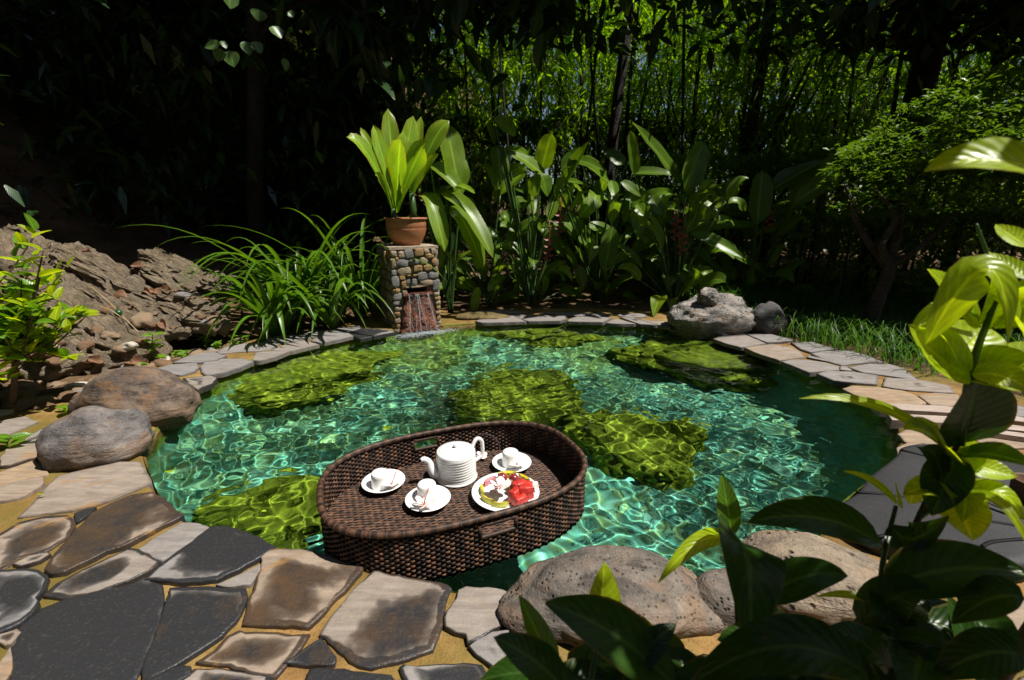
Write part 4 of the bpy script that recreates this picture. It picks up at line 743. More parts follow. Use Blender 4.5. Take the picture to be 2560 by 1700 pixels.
def petal_geo(L, w):
    return leafgeo((0, 0, 0), (L, 0, .25 * L), w, -.06 * L, (0, 0, 1), 'paddle', .10, 7, 4, curl=.15)
N = Nt('frangipani petal'); uvn = N.coord('UV'); spn = N.n('SeparateXYZ', {0: uvn})
ed = N.math('ABSOLUTE', N.math('SUBTRACT', spn.outputs[0], .5))
c = N.ramp(spn.outputs[1], [(.0, (.55, .05, .06)), (.12, (.75, .42, .36)), (.32, (.82, .78, .73))])
c = N.mix(N.ramp(N.math('MAXIMUM', ed, N.math('MULTIPLY', spn.outputs[1], .46)), [(.43, 0.), (.47, .8)]), c, (.52, .05, .07))
M_PETAL = N.done(N.pbr(c, .5, .3))
M_STALK = mat_plain('reddish flower stalk', (.30, .06, .05), .5)
PM = None
def flower(loc, r, label, rot=0., tilt=(0, 0), stalk=True, stalkdir=(.2, .9, .5)):
    global PM
    f = empty('frangipani_flower', loc, label, 'flower', 'frangipani flowers on the tea tray')
    if PM is None:
        V, F, uv = petal_geo(1., .70)
        PM = mesh_data('petal', V, F, M_PETAL, uv=uv)
    for k in range(5):
        obj('petal', PM, f, (0, 0, 0), (tilt[0], -.15 + tilt[1], rot + k * 2 * math.pi / 5), r)
    if stalk:
        s = Vector(stalkdir).normalized()
        V, F = tube([Vector(loc), Vector(loc) + s * r * .6, Vector(loc) + s * r * 1.25 + Vector((0, 0, .004))], [.0016, .0013, .0016], 6)
        mesh('stalk', V, F, M_STALK, f)
    return f

def saucer(loc, r, label):
    prof = [(0, .002), (r * .45, .002), (r * .5, 0), (r * .56, .0), (r * .8, .010), (r * .985, .019), (r, .021), (r * .985, .0225), (r * .8, .0145), (r * .58, .0055), (r * .45, .0045), (0, .0045)]
    V, F = lathe(prof, 56, loc)
    o = mesh('saucer', V, F, M_CHINA, None, loc)
    setp(o, label, 'saucer', 'saucers under the tea cups')
    return o
def cup(loc, r, h, label):
    """tea cup standing upside down: foot ring on top"""
    t = empty('tea_cup', loc, label, 'cup', 'upturned tea cups')
    prof = [(r * .93, .0), (r, .0005), (r, .004)]
    for k in range(16):
        z = .004 + (h * .80 - .004) * (k + 1) / 16
        prof.append((r * (1 - .05 * (k + 1) / 16) - (.0006 if k % 2 else 0), z))
    prof += [(r * .90, h * .88), (r * .84, h * .925), (r * .70, h * .945), (r * .66, h * .95)]
    V, F = lathe(prof + [(0, h * .95)], 44, loc)
    mesh('bowl', V, F, M_CHINA, t)
    V, F = lathe([(r * .69, h * .945), (r * .685, h * .972), (r * .66, h * .982), (r * .60, h * .975), (0, h * .972)], 44, loc)
    mesh('foot_ring', V, F, M_CHINA, t)
    return t

T = D['tea']
def tz(p, z): return (p[0], p[1], z)
SR = .078
saucer(tz(T['s1'], TZ), SR, 'white saucer nearest the round end of the tray, beside the hand hole side')
saucer(tz(T['s2'], TZ), SR, 'white saucer in front of the teapot spout')
saucer(tz(T['s3'], TZ), SR, 'white saucer behind the fruit plate')
CZ = TZ + .0052
cup(tz(T['c1'], CZ), .0345, .062, 'ribbed white cup upside down at the rounded end of the tray')
cup(tz(T['c2'], CZ), .0345, .062, 'ribbed white cup upside down in front of the teapot')
cup(tz(T['c3'], CZ), .0345, .062, 'ribbed white cup upside down behind the fruit plate')
flower(tz(T['f1'], TZ + .02), .040, 'pink-edged white flower beside the cup at the rounded end of the tray', .4, (.1, 0))
flower(tz(T['f2'], TZ + .024), .042, 'pink-edged white flower leaning over the front rim of a saucer', 1.2, (.35, 0), True, (.25, .7, .8))
flower(tz(T['f3'], TZ + .02), .040, 'pink-edged white flower on the saucer behind the fruit plate', .1, (.1, 0), True, (.1, .8, .7))
flower(tz(T['f6'], TZ + .012), .032, 'pink-edged white flower half hidden behind the teapot handle', .7, (.3, .3), False)

# teapot
px, py = T['pot'][0], T['pot'][1]
pot = empty('teapot', (px, py, TZ), 'ribbed white china teapot with its spout towards the left cups', 'teapot')
pr = .074
prof = [(0, .003), (pr * .9, .003), (pr * .95, 0), (pr * 1.06, .001), (pr * 1.07, .004), (pr * 1.03, .008)]
for k in range(27):
    z = .010 + .090 * k / 26
    prof.append((pr * (1.0 - .015 * (k / 26)) + (.0016 if k % 3 == 1 else -.0008), z))
prof += [(pr * .985, .105), (pr * .965, .1095), (pr * .92, .1125), (pr * .82, .114)]
V, F = lathe(prof, 64, (px, py, TZ))
mesh('body', V, F, M_CHINA, pot)
V, F = lathe([(pr * .84, .1138), (pr * .82, .1158), (pr * .7, .118), (pr * .5, .1205), (pr * .3, .1222), (pr * .12, .1230), (0, .1232)], 56, (px, py, TZ))
lid = mesh('lid', V, F, M_CHINA, pot)
V, F = lathe([(.006, .1215), (.0055, .1255), (.008, .129), (.0095, .1325), (.008, .136), (.004, .1375), (0, .1378)], 28, (px, py, TZ))
mesh('lid_knob', V, F, M_CHINA, lid)
sd_ = Vector((-.93, -.37, 0)).normalized()
b0 = Vector((px, py, TZ))
V, F = tube(catmull([b0 + sd_ * .060 + Vector((0, 0, .028)), b0 + sd_ * .083 + Vector((0, 0, .034)), b0 + sd_ * .096 + Vector((0, 0, .058)), b0 + sd_ * .104 + Vector((0, 0, .085)), b0 + sd_ * .119 + Vector((0, 0, .098)), b0 + sd_ * .130 + Vector((0, 0, .096))], 7),
            list(np.interp(np.linspace(0, 1, 36), [0, .25, .6, 1], [.024, .020, .012, .0085])), 18)
mesh('spout', V, F, M_CHINA, pot)
hd = Vector((.86, .51, 0)).normalized()
V, F = tube(catmull([b0 + hd * .066 + Vector((0, 0, .100)), b0 + hd * .080 + Vector((0, 0, .128)), b0 + hd * .094 + Vector((0, 0, .134)), b0 + hd * .108 + Vector((0, 0, .121)), b0 + hd * .112 + Vector((0, 0, .093)), b0 + hd * .108 + Vector((0, 0, .060)), b0 + hd * .072 + Vector((0, 0, .040))], 7), .0075, 12)
mesh('handle', V, F, M_CHINA, pot)

# fruit plate
fx, fy = T['plate'][0], T['plate'][1]
pl = (fx, fy, TZ)
prr = .12
V, F = lathe([(0, .002), (prr * .5, .002), (prr * .55, 0), (prr * .6, 0), (prr * .85, .012), (prr * .985, .021), (prr, .023), (prr * .985, .025), (prr * .84, .017), (prr * .62, .007), (0, .006)], 64, pl)
setp(mesh('fruit_plate', V, F, M_CHINA, None, pl), 'round white plate of cut fruit beside the front hand hole', 'plate')
PZ = TZ + .008
M_MELON = mat_plain('red watermelon flesh', (.50, .035, .025), .35, .5, .4, 60., .4, 120.)
M_YELM = mat_plain('yellow fruit flesh', (.62, .46, .03), .35, .5, .25, 30., .2, 90.)
M_GRNM = mat_plain('green fruit skin', (.42, .42, .04), .4, .5, .3, 20.)
M_PLUM = mat_plain('red plum skin', (.28, .03, .04), .22, .55, .5, 45., .1, 60.)
M_LONG = mat_plain('brown fruit skin', (.17, .10, .03), .5, .4, .3, 50., .3, 90.)
N = Nt('pink dragon fruit flesh'); po = N.coord()
v_ = N.n('TexVoronoi', {'Vector': po, 'Scale': 130.})
M_DRAG = N.done(N.pbr(N.mix(N.ramp(v_.outputs['Distance'], [(.16, 1.), (.24, 0.)]), (.62, .22, .25), (.02, .01, .01)), .4, .5))
M_SEED = mat_plain('dark seed', (.015, .008, .006), .3)
def fruit(name, V, F, m, label, cat, loc, group='fruit on the plate'):
    return setp(mesh(name, V, F, m, None, loc), label, cat, group)
for dx, dy, r_, lab in ((-.012, .062, .0185, 'round red plum at the back of the plate, nearer the teapot'), (.030, .056, .018, 'round red plum at the back of the plate, farther from the teapot')):
    c_ = (fx + dx, fy + dy, PZ + .028)
    V, F = rock(c_, (r_, r_, r_ * .98), 3, .03, .0, 3)
    pm_ = empty('plum', (c_[0], c_[1], PZ + .01), lab, 'fruit', 'fruit on the plate')
    mesh('skin', V, F, M_PLUM, pm_)
    V, F = tube([Vector(c_) + Vector((0, 0, r_ * .9)), Vector(c_) + Vector((.002, .001, r_ * 1.2))], .0012, 5)
    mesh('stem', V, F, M_STALK, pm_)
for i, (dx, dy, r_) in enumerate(((.020, .008, .014), (.034, .026, .013), (.018, .032, .012))):
    c_ = (fx + dx, fy + dy, PZ + .018 + .004 * i)
    V, F = rock(c_, (r_, r_, r_), 5 + i, .05, .02, 3)
    fruit('longan', V, F, M_LONG, 'small brown round fruit among the plums and the melon', 'fruit', c_)
def wedge(c_, size, rot, tilt, r0=.0):
    bm = bmesh.new()
    bmesh.ops.create_cube(bm, size=1)
    for v in bm.verts:
        if v.co.z > 0: v.co.x *= .55 + r0; v.co.y *= .8
        v.co = Vector((v.co.x * size[0], v.co.y * size[1], v.co.z * size[2]))
    bmesh.ops.bevel(bm, geom=bm.edges[:], offset=min(size) * .07, segments=1, affect='EDGES')
    mt = Matrix.Translation(c_) @ Matrix.Rotation(rot, 4, 'Z') @ Matrix.Rotation(tilt, 4, 'X')
    bm.transform(mt)
    bm.verts.index_update()
    V = [v.co[:] for v in bm.verts]; F = [tuple(v.index for v in f.verts) for f in bm.faces]
    bm.free()
    return V, F
for i, (dx, dy, rot, sz_) in enumerate(((.048, .006, .5, (.062, .036, .044)), (.078, .016, -.3, (.044, .032, .036)), (.036, -.034, .9, (.060, .034, .040)), (.070, -.024, .15, (.060, .034, .046)), (.052, -.062, .6, (.056, .028, .032)))):
    c_ = (fx + dx, fy + dy, PZ + sz_[2] * .5 + .004)
    w_ = empty('watermelon_piece', (c_[0], c_[1], PZ), ['chunk of red watermelon next to the brown round fruit', 'chunk of red watermelon nearest the small flower on the plate', 'chunk of red watermelon beside the yellow slices', 'tall chunk of red watermelon in the pile middle', 'low chunk of red watermelon at the front of the pile'][i], 'fruit', 'fruit on the plate')
    V, F = wedge(c_, sz_, rot, .15 * math.sin(i * 2), .2)
    mesh('flesh', V, F, M_MELON, w_)
    for s in range(3):
        q = Vector(c_) + Vector((math.sin(i + s * 2.1) * sz_[0] * .25, -sz_[1] * .46, math.cos(s * 1.9 + i) * sz_[2] * .25))
        V, F = rock(q, (.0016, .0012, .0026), 2, 0, 0, 1)
        mesh('seed', V, F, M_SEED, w_)
def slice_(c_, L, w, h, rot, m, name, lab, skin=M_GRNM):
    t = empty(name, (c_[0], c_[1], PZ), lab, 'fruit', 'fruit on the plate')
    for nm, mm, k0, k1 in (('flesh', m, .0, .82), ('rind', skin, .82, 1.)):
        V = []; n = 14
        for i in range(n + 1):
            a = -.78 + 1.56 * i / n
            for rr, zz in ((k0 + .28 if k0 == 0 else k0, 0), (k1, 0), (k1, 1), (k0 + .28 if k0 == 0 else k0, .85)):
                x, y = math.sin(a) * L * .5 * rr, (math.cos(a) * .75 - .45) * L * .5 * rr
                V.append((x * math.cos(rot) - y * math.sin(rot) + c_[0], x * math.sin(rot) + y * math.cos(rot) + c_[1], c_[2] + zz * h))
        F = [(i * 4 + k, i * 4 + (k + 1) % 4, (i + 1) * 4 + (k + 1) % 4, (i + 1) * 4 + k) for i in range(n) for k in range(4)] + [(3, 2, 1, 0), (n * 4, n * 4 + 1, n * 4 + 2, n * 4 + 3)]
        mesh(nm, V, F, mm, t, smooth=False)
slice_((fx - .075, fy + .005, PZ + .006), .095, .03, .017, 1.75, M_YELM, 'melon_slice', 'yellow fruit slice along the rim nearest the teapot side')
slice_((fx - .058, fy - .045, PZ + .005), .09, .03, .018, 2.5, M_YELM, 'melon_slice', 'yellow fruit slice at the front edge of the plate')
slice_((fx - .018, fy - .068, PZ + .005), .085, .03, .016, 3.2, M_YELM, 'melon_slice', 'yellow fruit slice between the front rim and the watermelon')
slice_((fx + .005, fy + .088, PZ + .008), .10, .03, .024, .1, M_YELM, 'melon_slice', 'yellow-green fruit slice behind the two plums')
slice_((fx + .065, fy + .062, PZ + .008), .085, .03, .024, -.8, M_YELM, 'melon_slice', 'yellow-green fruit slice behind the watermelon chunks')
slice_((fx - .055, fy + .055, PZ + .006), .085, .03, .020, .8, M_DRAG, 'dragon_fruit_slice', 'pink dragon fruit slice with black seeds behind the yellow slices', M_PLUM)
slice_((fx - .028, fy + .012, PZ + .010), .06, .03, .018, 1.2, M_DRAG, 'dragon_fruit_slice', 'pink dragon fruit slice under the flower on the plate', M_PLUM)
flower((fx - .018, fy - .012, PZ + .040), .042, 'large white flower lying in the middle of the fruit plate', .3, (.35, 0), False)
flower((fx + .098, fy + .010, PZ + .026), .024, 'small white flower at the rim of the fruit plate', .9, (.5, 0), False)

# ------------------------------------------------------------------ stone pedestal with water spout
FL = Vector((-1.012, 3.835, 0)); FR = Vector((-.655, 4.022, 0))
fx_ = (FR - FL).normalized(); fin = Vector((-fx_.y, fx_.x, 0)); PW = (FR - FL).length; PDEP = .46; PH = .712
def pw(u, d, z): return FL + fx_ * (u * PW) + fin * d + Vector((0, 0, z))
ped = empty('stone_pedestal', pw(.5, .2, 0), 'square pedestal of rounded river stones with a water spout, carrying the terracotta pot', 'pedestal')
M_PMORT = mat_plain('grey pedestal mortar', (.20, .165, .13), .9, .2, .35, 14., .8, 60.)
slot = (.245, .735, .335, .392)  # u0,u1,z0,z1
bm = bmesh.new()
def qbox(g, u0, u1, d0, d1, z0, z1, j=.0):
    V = [pw(u, d, z) for z in (z0, z1) for d in (d0, d1) for u in (u0, u1)]
    g.add([tuple(v) for v in V], [(0, 1, 5, 4), (1, 3, 7, 5), (3, 2, 6, 7), (2, 0, 4, 6), (4, 5, 7, 6), (0, 2, 3, 1)])
bm.free()
g = Geo()
qbox(g, 0, 1, 0, PDEP, -.15, slot[2]); qbox(g, 0, 1, 0, PDEP, slot[3], PH - .001)
qbox(g, 0, slot[0], 0.001, PDEP - .001, slot[2], slot[3]); qbox(g, slot[1], 1, .001, PDEP - .001, slot[2], slot[3]); qbox(g, slot[0], slot[1], .22, PDEP - .002, slot[2], slot[3])
g.build('mortar_core', M_PMORT, ped, smooth=False)
V, F = [], []
g = Geo(); qbox(g, -.03, 1.03, -.012, PDEP + .012, PH, PH + .022)
cap = g.build('cap', mat_plain('pale cap mortar', (.34, .27, .2), .85, .2, .3, 12., .6, 50.), ped, smooth=False)
M_PG = mat_rock('blue-grey river stone', ((.10, .098, .095), (.17, .165, .16), (.26, .25, .235)), 12., 0, .5, (.17, .11, .06), .3)
M_PT = mat_rock('buff river stone', ((.17, .135, .095), (.29, .225, .155), (.40, .32, .22)), 12., 0, .5, (.26, .15, .06), .4)
M_PO = mat_rock('ochre river stone', ((.16, .095, .04), (.28, .175, .07), (.38, .25, .12)), 12., 0, .5, (.22, .11, .03), .5)
PM_ = {'g': M_PG, 't': M_PT, 'T': M_PO}
STN = ((265,165,90,80,'t'),(375,185,90,100,'t'),(490,180,130,130,'g'),(640,160,140,120,'T'),(755,145,90,70,'t'),(800,215,140,70,'T'),(872,150,80,90,'t'),(255,300,70,130,'t'),(310,240,50,50,'T'),(390,310,160,110,'g'),(560,295,150,70,'g'),(710,290,120,90,'t'),(430,430,200,110,'t'),(610,400,170,100,'T'),(770,395,120,90,'T'),(885,320,80,110,'T'),(265,445,70,80,'g'),(290,585,115,165,'g'),(385,530,90,70,'T'),(690,525,160,130,'g'),(540,500,170,34,'T'),(525,605,150,110,'g'),(410,630,80,110,'T'),(860,520,150,100,'g'),(760,630,200,90,'t'),(900,680,110,180,'g'),(300,725,110,70,'T'),(315,815,130,110,'g'),(425,765,66,90,'t'),(305,910,100,70,'g'),(910,820,90,50,'t'),(590,678,330,26,'t'),(905,420,60,70,'t'),(330,1000,100,60,'t'),(310,1075,80,60,'T'),(320,1190,80,70,'t'),(330,1270,70,60,'T'),(925,890,90,60,'T'),(935,960,80,60,'t'),(940,1040,70,70,'T'),(930,1120,80,60,'t'),(945,1210,60,70,'T'),(950,1290,60,60,'t'),(320,1340,80,60,'t'))
for i, (cx_, cy_, w_, h_, t_) in enumerate(STN):
    v = (cy_ - 105) / 1275.; left = 215 + 80 * v; wid = 710 - 30 * v
    u = (cx_ - left) / wid; zc = PH * (1 - v)
    ru = w_ / wid * PW * .5 * 1.10; rz = h_ / 1275. * PH * .5 * 1.14
    U, Fi = ico(3)
    V = []
    for q in U:
        s = Vector(q); k = 1 + .22 * noise.noise(s * 1.4 + Vector((i * 3.1, 0, 0))) + .06 * noise.noise(s * 4 + Vector((0, i, 0)))
        e = [math.copysign(abs(t) ** .62, t) for t in q]
        V.append(pw(u + e[0] * ru * k / PW, e[1] * .022 * k - .004, zc + e[2] * rz * k))
    mesh('stone', V, Fi, PM_[t_], ped)
# side and back faces
k = 0
for side in (0, 1):
    for r_ in range(8):
        d = .0
        while d < PDEP - .02:
            w_ = .07 + .05 * abs(math.sin(k * 4.7 + side)); w_ = min(w_, PDEP - d)
            zc = PH * (r_ + .5) / 8; rz = PH / 16 * 1.0
            U, Fi = ico(2)
            V = []
            for q in U:
                s = Vector(q); kk = 1 + .2 * noise.noise(s * 1.5 + Vector((k * 3.3, 5, 0)))
                e = [math.copysign(abs(t) ** .72, t) for t in q]
                V.append(pw(side + e[0] * .022 * kk / PW, d + w_ / 2 + e[1] * w_ * .48 * kk, zc + e[2] * rz * kk))
            mesh('stone', V, Fi, (M_PT, M_PG, M_PO)[k % 3], ped)
            d += w_; k += 1
# red wet slab below the spout
N = Nt('rust-red wet stone'); po = N.coord()
a = N.noise(14., 5, .65, N.mapping(po, (1, 1, .35))); b = N.noise(60., 4, .7, po)
c = N.ramp(a, [(.3, (.035, .008, .004)), (.5, (.15, .035, .012)), (.7, (.27, .075, .025))])
M_RED = N.done(N.pbr(c, .25, .6, N.bump(N.math('ADD', a, b), 1., .02)))
V = []; F = []
nu, nz_ = 26, 40
for j in range(nz_ + 1):
    t = j / nz_; z = slot[2] + .002 - t * (slot[2] + .06)
    hw = .30 + .14 * t
    for i in range(nu + 1):
        u = .5 + .015 + (i / nu - .5) * 2 * hw
        d = -.035 - .075 * t ** .8 + .018 * noise.noise(Vector((u * 9, z * 14, 2))) + .010 * noise.noise(Vector((u * 30, z * 40, 2))) + (.055 * (abs(i / nu - .5) * 2) ** 6)
        V.append(pw(u, d, z))
F = [(j * (nu + 1) + i, j * (nu + 1) + i + 1, (j + 1) * (nu + 1) + i + 1, (j + 1) * (nu + 1) + i) for j in range(nz_) for i in range(nu)]
mesh('wet_red_slab', V, [f[::-1] for f in F], M_RED, ped)
g = Geo(); qbox(g, .19, .83, -.055, .10, slot[2] - .012, slot[2] + .008)
mesh('spout_lip', g.out()[0], g.out()[1], M_RED, ped, smooth=False)
g = Geo(); qbox(g, .06, .97, -.122, -.09, .028, .044)
mesh('lower_ledge', g.out()[0], g.out()[1], M_RED, ped, smooth=False)
g = Geo(); qbox(g, slot[0] - .04, slot[1] + .03, -.020, .01, slot[3] + .001, slot[3] + .012)
mesh('lintel', g.out()[0], g.out()[1], M_PT, ped, smooth=False)
V, F = tube(catmull([pw(0, .05, .60) , pw(-.06, .03, .60), pw(-.10, .03, .635), pw(-.09, .03, .70)], 5), .008, 8)
mesh('hook', V, F, mat_plain('brass hook', (.35, .24, .10), .4), ped)
# running water
N = Nt('falling water')
gl = N.n('BsdfGlass', {'Color': (.95, 1, 1), 'Roughness': .08, 'IOR': 1.33})
df = N.n('BsdfDiffuse', {'Color': (.75, .80, .82)})
M_FALL = N.done(N.n('MixShader', {0: .55, 1: gl.outputs[0], 2: df.outputs[0]}).outputs[0])
g = Geo(); rnd = random.Random(4)
for u0, u1, w_ in ((.30, .22, .0014), (.47, .47, .0022), (.50, .62, .0014), (.70, .84, .0015), (.72, .80, .0012), (.44, .36, .001)):
    pts = []
    for k in range(14):
        t = k / 13
        pts.append(pw(u0 + (u1 - u0) * t ** 1.3 + rnd.uniform(-.006, .006), -.062 - .075 * t ** .7 + rnd.uniform(-.003, .003), slot[2] + .004 - t * (slot[2] + .002)))
    g.add(*tube(pts, [w_ * (1.2 - .5 * k / 13) * rnd.uniform(.6, 1.2) for k in range(14)], 6))
U, Fi = ico(1)
for k in range(620):
    t = rnd.random() ** .8
    p = pw(.5 + rnd.uniform(-.34, .36) * (.7 + .4 * t), -.055 - .075 * t ** .8 - abs(rnd.gauss(0, .016)), slot[2] - t * (slot[2] - .005))
    r_ = rnd.uniform(.0008, .0026)
    g.add(U * r_ + np.array(p), Fi)
for k in range(1500):
    p = pw(.52 + rnd.gauss(0, .34), -.11 - abs(rnd.gauss(0, .055)), abs(rnd.gauss(0, .010)))
    r_ = rnd.uniform(.0014, .0045)
    g.add(U * r_ * np.array((1, 1, .6)) + np.array(p), Fi)
o = g.build('running_water', M_FALL, None, tuple(pw(.5, -.1, 0)))
setp(o, 'thin streams and splashing drops of water falling from the pedestal spout', None, None, 'stuff')

# small basin ledge beside the pedestal
V, F = rock((-.30, 4.25, .045), (.26, .10, .045), 71, .2, .04, 4, .05)
setp(mesh('wet_stone', V, F, mat_rock('wet olive stone', ((.04, .04, .012), (.12, .09, .03), (.2, .15, .06)), 8.), None, (-.30, 4.25, 0)), 'low wet olive-brown stone beside the pedestal foot', 'stone')

# ------------------------------------------------------------------ terracotta pot
pc = pw(.5, .20, PH + .022)
N = Nt('terracotta'); po = N.coord()
a = N.noise(9., 5, .6, po); z_ = N.n('SeparateXYZ', {0: po}).outputs[2]
c = N.ramp(N.math('ADD', N.math('MULTIPLY', a, .8), N.math('MULTIPLY', N.noise(4., 3, .5, N.mapping(po, (.3, .3, 12.))), .4)), [(.35, (.20, .075, .032)), (.6, (.36, .15, .065)), (.85, (.44, .22, .11))])
M_TERRA = N.done(N.pbr(c, .6, .35, N.bump(a, .2, .004)))
pr_ = .178; ph_ = .235
prof = [(0, .0), (pr_ * .60, 0), (pr_ * .66, .010), (pr_ * .78, ph_ * .18), (pr_ * .90, ph_ * .38), (pr_ * .955, ph_ * .55), (pr_ * .965, ph_ * .60), (pr_ * .955, ph_ * .615), (pr_ * .965, ph_ * .63), (pr_ * .97, ph_ * .78), (pr_ * .965, ph_ * .9), (pr_ * .97, ph_ * .93)]
tp = empty('plant_pot', tuple(pc), 'round terracotta plant pot standing on the stone pedestal', 'pot')
V, F = lathe(prof, 56, pc); mesh('pot_body', V, F, M_TERRA, tp)
V, F = lathe([(pr_ * .97, ph_ * .925), (pr_ * 1.03, ph_ * .93), (pr_ * 1.05, ph_ * .96), (pr_ * 1.03, ph_ * .995), (pr_ * .97, ph_), (pr_ * .9, ph_ * .98), (pr_ * .88, ph_ * .9)], 56, pc); mesh('pot_rim', V, F, M_TERRA, tp)
V, F = lathe([(pr_ * .9, ph_ * .92), (pr_ * .5, ph_ * .93), (0, ph_ * .94)], 40, pc); mesh('soil', V, F, M_SOIL, tp)
# ------------------------------------------------------------------ foliage
CAM = Vector((0, 0, 1.0))
def facing(B, T, up=.5, jit=.35, rr=random):
    m = (Vector(B) + Vector(T)) / 2
    f = (CAM - m).normalized() * .75 + sdir * .55 + Vector((0, 0, up)) + Vector((rr.uniform(-1, 1), rr.uniform(-.4, .4), rr.uniform(-.6, .6))) * jit
    return f
M_POTL = mat_leaf('bright crinum leaf', (.25, .45, .025), (.40, .52, .04), .5, .35, .4, 16., .55, (1.7, 1.6, .5), (.30, .06, .015))
M_BAN = mat_leaf('banana leaf', (.18, .30, .014), None, .44, .35, .45, 22., .8)
M_HEL = mat_leaf('heliconia leaf', (.125, .23, .014), None, .44, .35, .5, 20., .6)
M_STRAP = mat_leaf('strap lily leaf', (.085, .195, .012), None, .38, .34, .5, 3., .6)
M_SHRUB = mat_leaf('shaded shrub leaf', (.026, .070, .008), None, .36, .32, .35, 10., .6, (2.3, 2.1, .4))  # shaded copy of the shrub leaf, shade put into its dark colour
M_YEL = mat_leaf('yellow and sunlit leaf', (.38, .52, .015), None, .52, .32, .45, 10., .8, (1.9, 1.7, .4))  # bright tone also serves as the sunlit copy of the shrub leaf
M_SMALL = mat_leaf('small glossy leaf', (.12, .26, .014), None, .42, .28, .5, 8., .6)
M_MIDL = mat_leaf('sunlit shrub leaf', (.10, .22, .014), None, .42, .28, .5, 10., .8)  # lit copy of the shrub leaf, sunlight put into its brighter green
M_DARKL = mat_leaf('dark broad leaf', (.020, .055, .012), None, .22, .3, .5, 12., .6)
M_LITL = mat_leaf('sunlit broad leaf', (.11, .20, .05), None, .30, .3, .5, 12., .8)  # lit copy of the broad leaf, sun put into the paler colour
M_BAMB = mat_leaf('bamboo leaf', (.15, .29, .010), None, .55, .45, .35, 3., .6, (2.3, 2.1, .3))
M_FAR = mat_leaf('far bamboo leaf', (.20, .34, .010), None, .55, .5, .3, 3., .6, (2.2, 2.0, .3))
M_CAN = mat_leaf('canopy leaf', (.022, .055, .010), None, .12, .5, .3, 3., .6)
M_GRASS = mat_leaf('grass blade', (.055, .15, .015), None, .40, .45, .4, 2., .6)
M_BARK = mat_rock('brown bark', ((.03, .022, .015), (.07, .05, .033), (.13, .10, .07)), 9., 0, .9, (.06, .05, .02), .4)
M_DBARK = mat_rock('dark bark', ((.012, .010, .008), (.026, .021, .016), (.05, .04, .03)), 7., 0, .9, (.03, .03, .012), .4)
M_CULM = mat_rock('bamboo culm', ((.05, .06, .02), (.10, .11, .035), (.20, .17, .07)), 3., 0, .4, (.15, .10, .05), .4)
M_PET = mat_plain('green leaf stalk', (.04, .09, .018), .4, .4, .3, 10.)
M_TWIG = mat_plain('twig', (.10, .07, .045), .7, .2, .3, 20.)

def leafobj(parent, B, T, w, arch, m, shape='lance', up=.5, jit=.3, fold=.14, wave=.05, seed=0, n=9, name='leaf', face=None, archdir=(0, 0, 1)):
    rr = random.Random(seed * 31 + 5)
    V, F, uv = leafgeo(B, T, w, arch, face or facing(B, T, up, jit, rr), shape, fold, n, 4, wave, seed, archdir)
    return mesh(name, V, F, m, parent, uv=uv)

# potted plant on the pedestal
pp = empty('potted_plant', tuple(pc + Vector((0, 0, ph_ * .93))), 'broad-leaved bright yellow-green plant growing in the terracotta pot', 'plant')
for i, (bx, by, bz, tx, ty, tz_, w, a) in enumerate(D['potted']):
    leafobj(pp, (bx, by, bz), (tx, ty, tz_), w * 1.12, a, M_POTL, 'spoon', .1, .6, .16, .12, i, 12)
b1 = Vector(D['potted'][0][:3]); b2 = Vector(D['potted'][8][:3])
for top in (b1, b2):
    V, F = tube([(top.x, top.y, pc.z + ph_ * .9), (top.x + .004, top.y, (pc.z + ph_ * .9 + top.z) / 2), (top.x, top.y, top.z + .04)], [.034, .028, .02] if top is b1 else [.028, .030, .022], 10)
    mesh('stem', V, F, M_PET, pp)
# banana-like plant behind the pedestal
bp = empty('banana_plant', (-.62, 4.5, .04), 'banana-like plant with long drooping ribbed leaves behind the pedestal', 'plant')
hub = Vector((-.60, 4.5, .95))
for i, (bx, by, bz, tx, ty, tz_, w, a) in enumerate(D['banana']):
    leafobj(bp, (bx, by, bz), (tx, ty, tz_), w, a, M_BAN, 'paddle', .25, .2, .14, .14, 60 + i, 14)
    V, F = tube(catmull([(-.62 + .02 * math.sin(i), 4.5, .04), ((-.62 + bx) / 2, 4.5, bz * .55), (bx, by, bz)], 4), [.011] * 8 + [.007], 6)
    mesh('stalk', V, F, M_PET, bp)
# heliconias
HB = D['helic_base']
hl = ['leafy heliconia with pale drooping leaves beside the banana-like plant', 'tall heliconia with bright yellow-green lit leaves and two hanging red flowers', 'dense dark heliconia in the middle of the rear bed', 'tall heliconia with blue-green upright leaves left of the craggy boulder', 'low heliconia with one strap leaf hanging over the far coping', 'heliconia with one large raised leaf in the shade beyond the craggy boulder']
HP = [empty('heliconia_plant', (HB[g][0], HB[g][1], .03), hl[g], 'plant', 'heliconias in the bed behind the pool') for g in range(6)]
for i, (bx, by, bz, tx, ty, tz_, w, g) in enumerate(D['helic']):
    L = (Vector((bx, by, bz)) - Vector((tx, ty, tz_))).length
    leafobj(HP[g], (bx, by, bz), (tx, ty, tz_), w * 1.22, .05 * L * (1 if tz_ < bz + .1 else .3), M_HEL if g not in (0, 1) else (M_BAN if i % 3 else M_HEL), 'paddle' if i % 2 else 'lance', .3, .3, .14, .10, 100 + i, 11)
    x0, y0 = HB[g]
    V, F = tube(catmull([(x0 + .05 * math.sin(i * 2.), y0 + .05 * math.cos(i * 3.), .03), (x0 * .45 + bx * .55, y0 * .4 + by * .6, bz * .6), (bx, by, bz)], 4), [.010] * 8 + [.006], 6)
    mesh('stalk', V, F, M_PET, HP[g])
rr = random.Random(55)
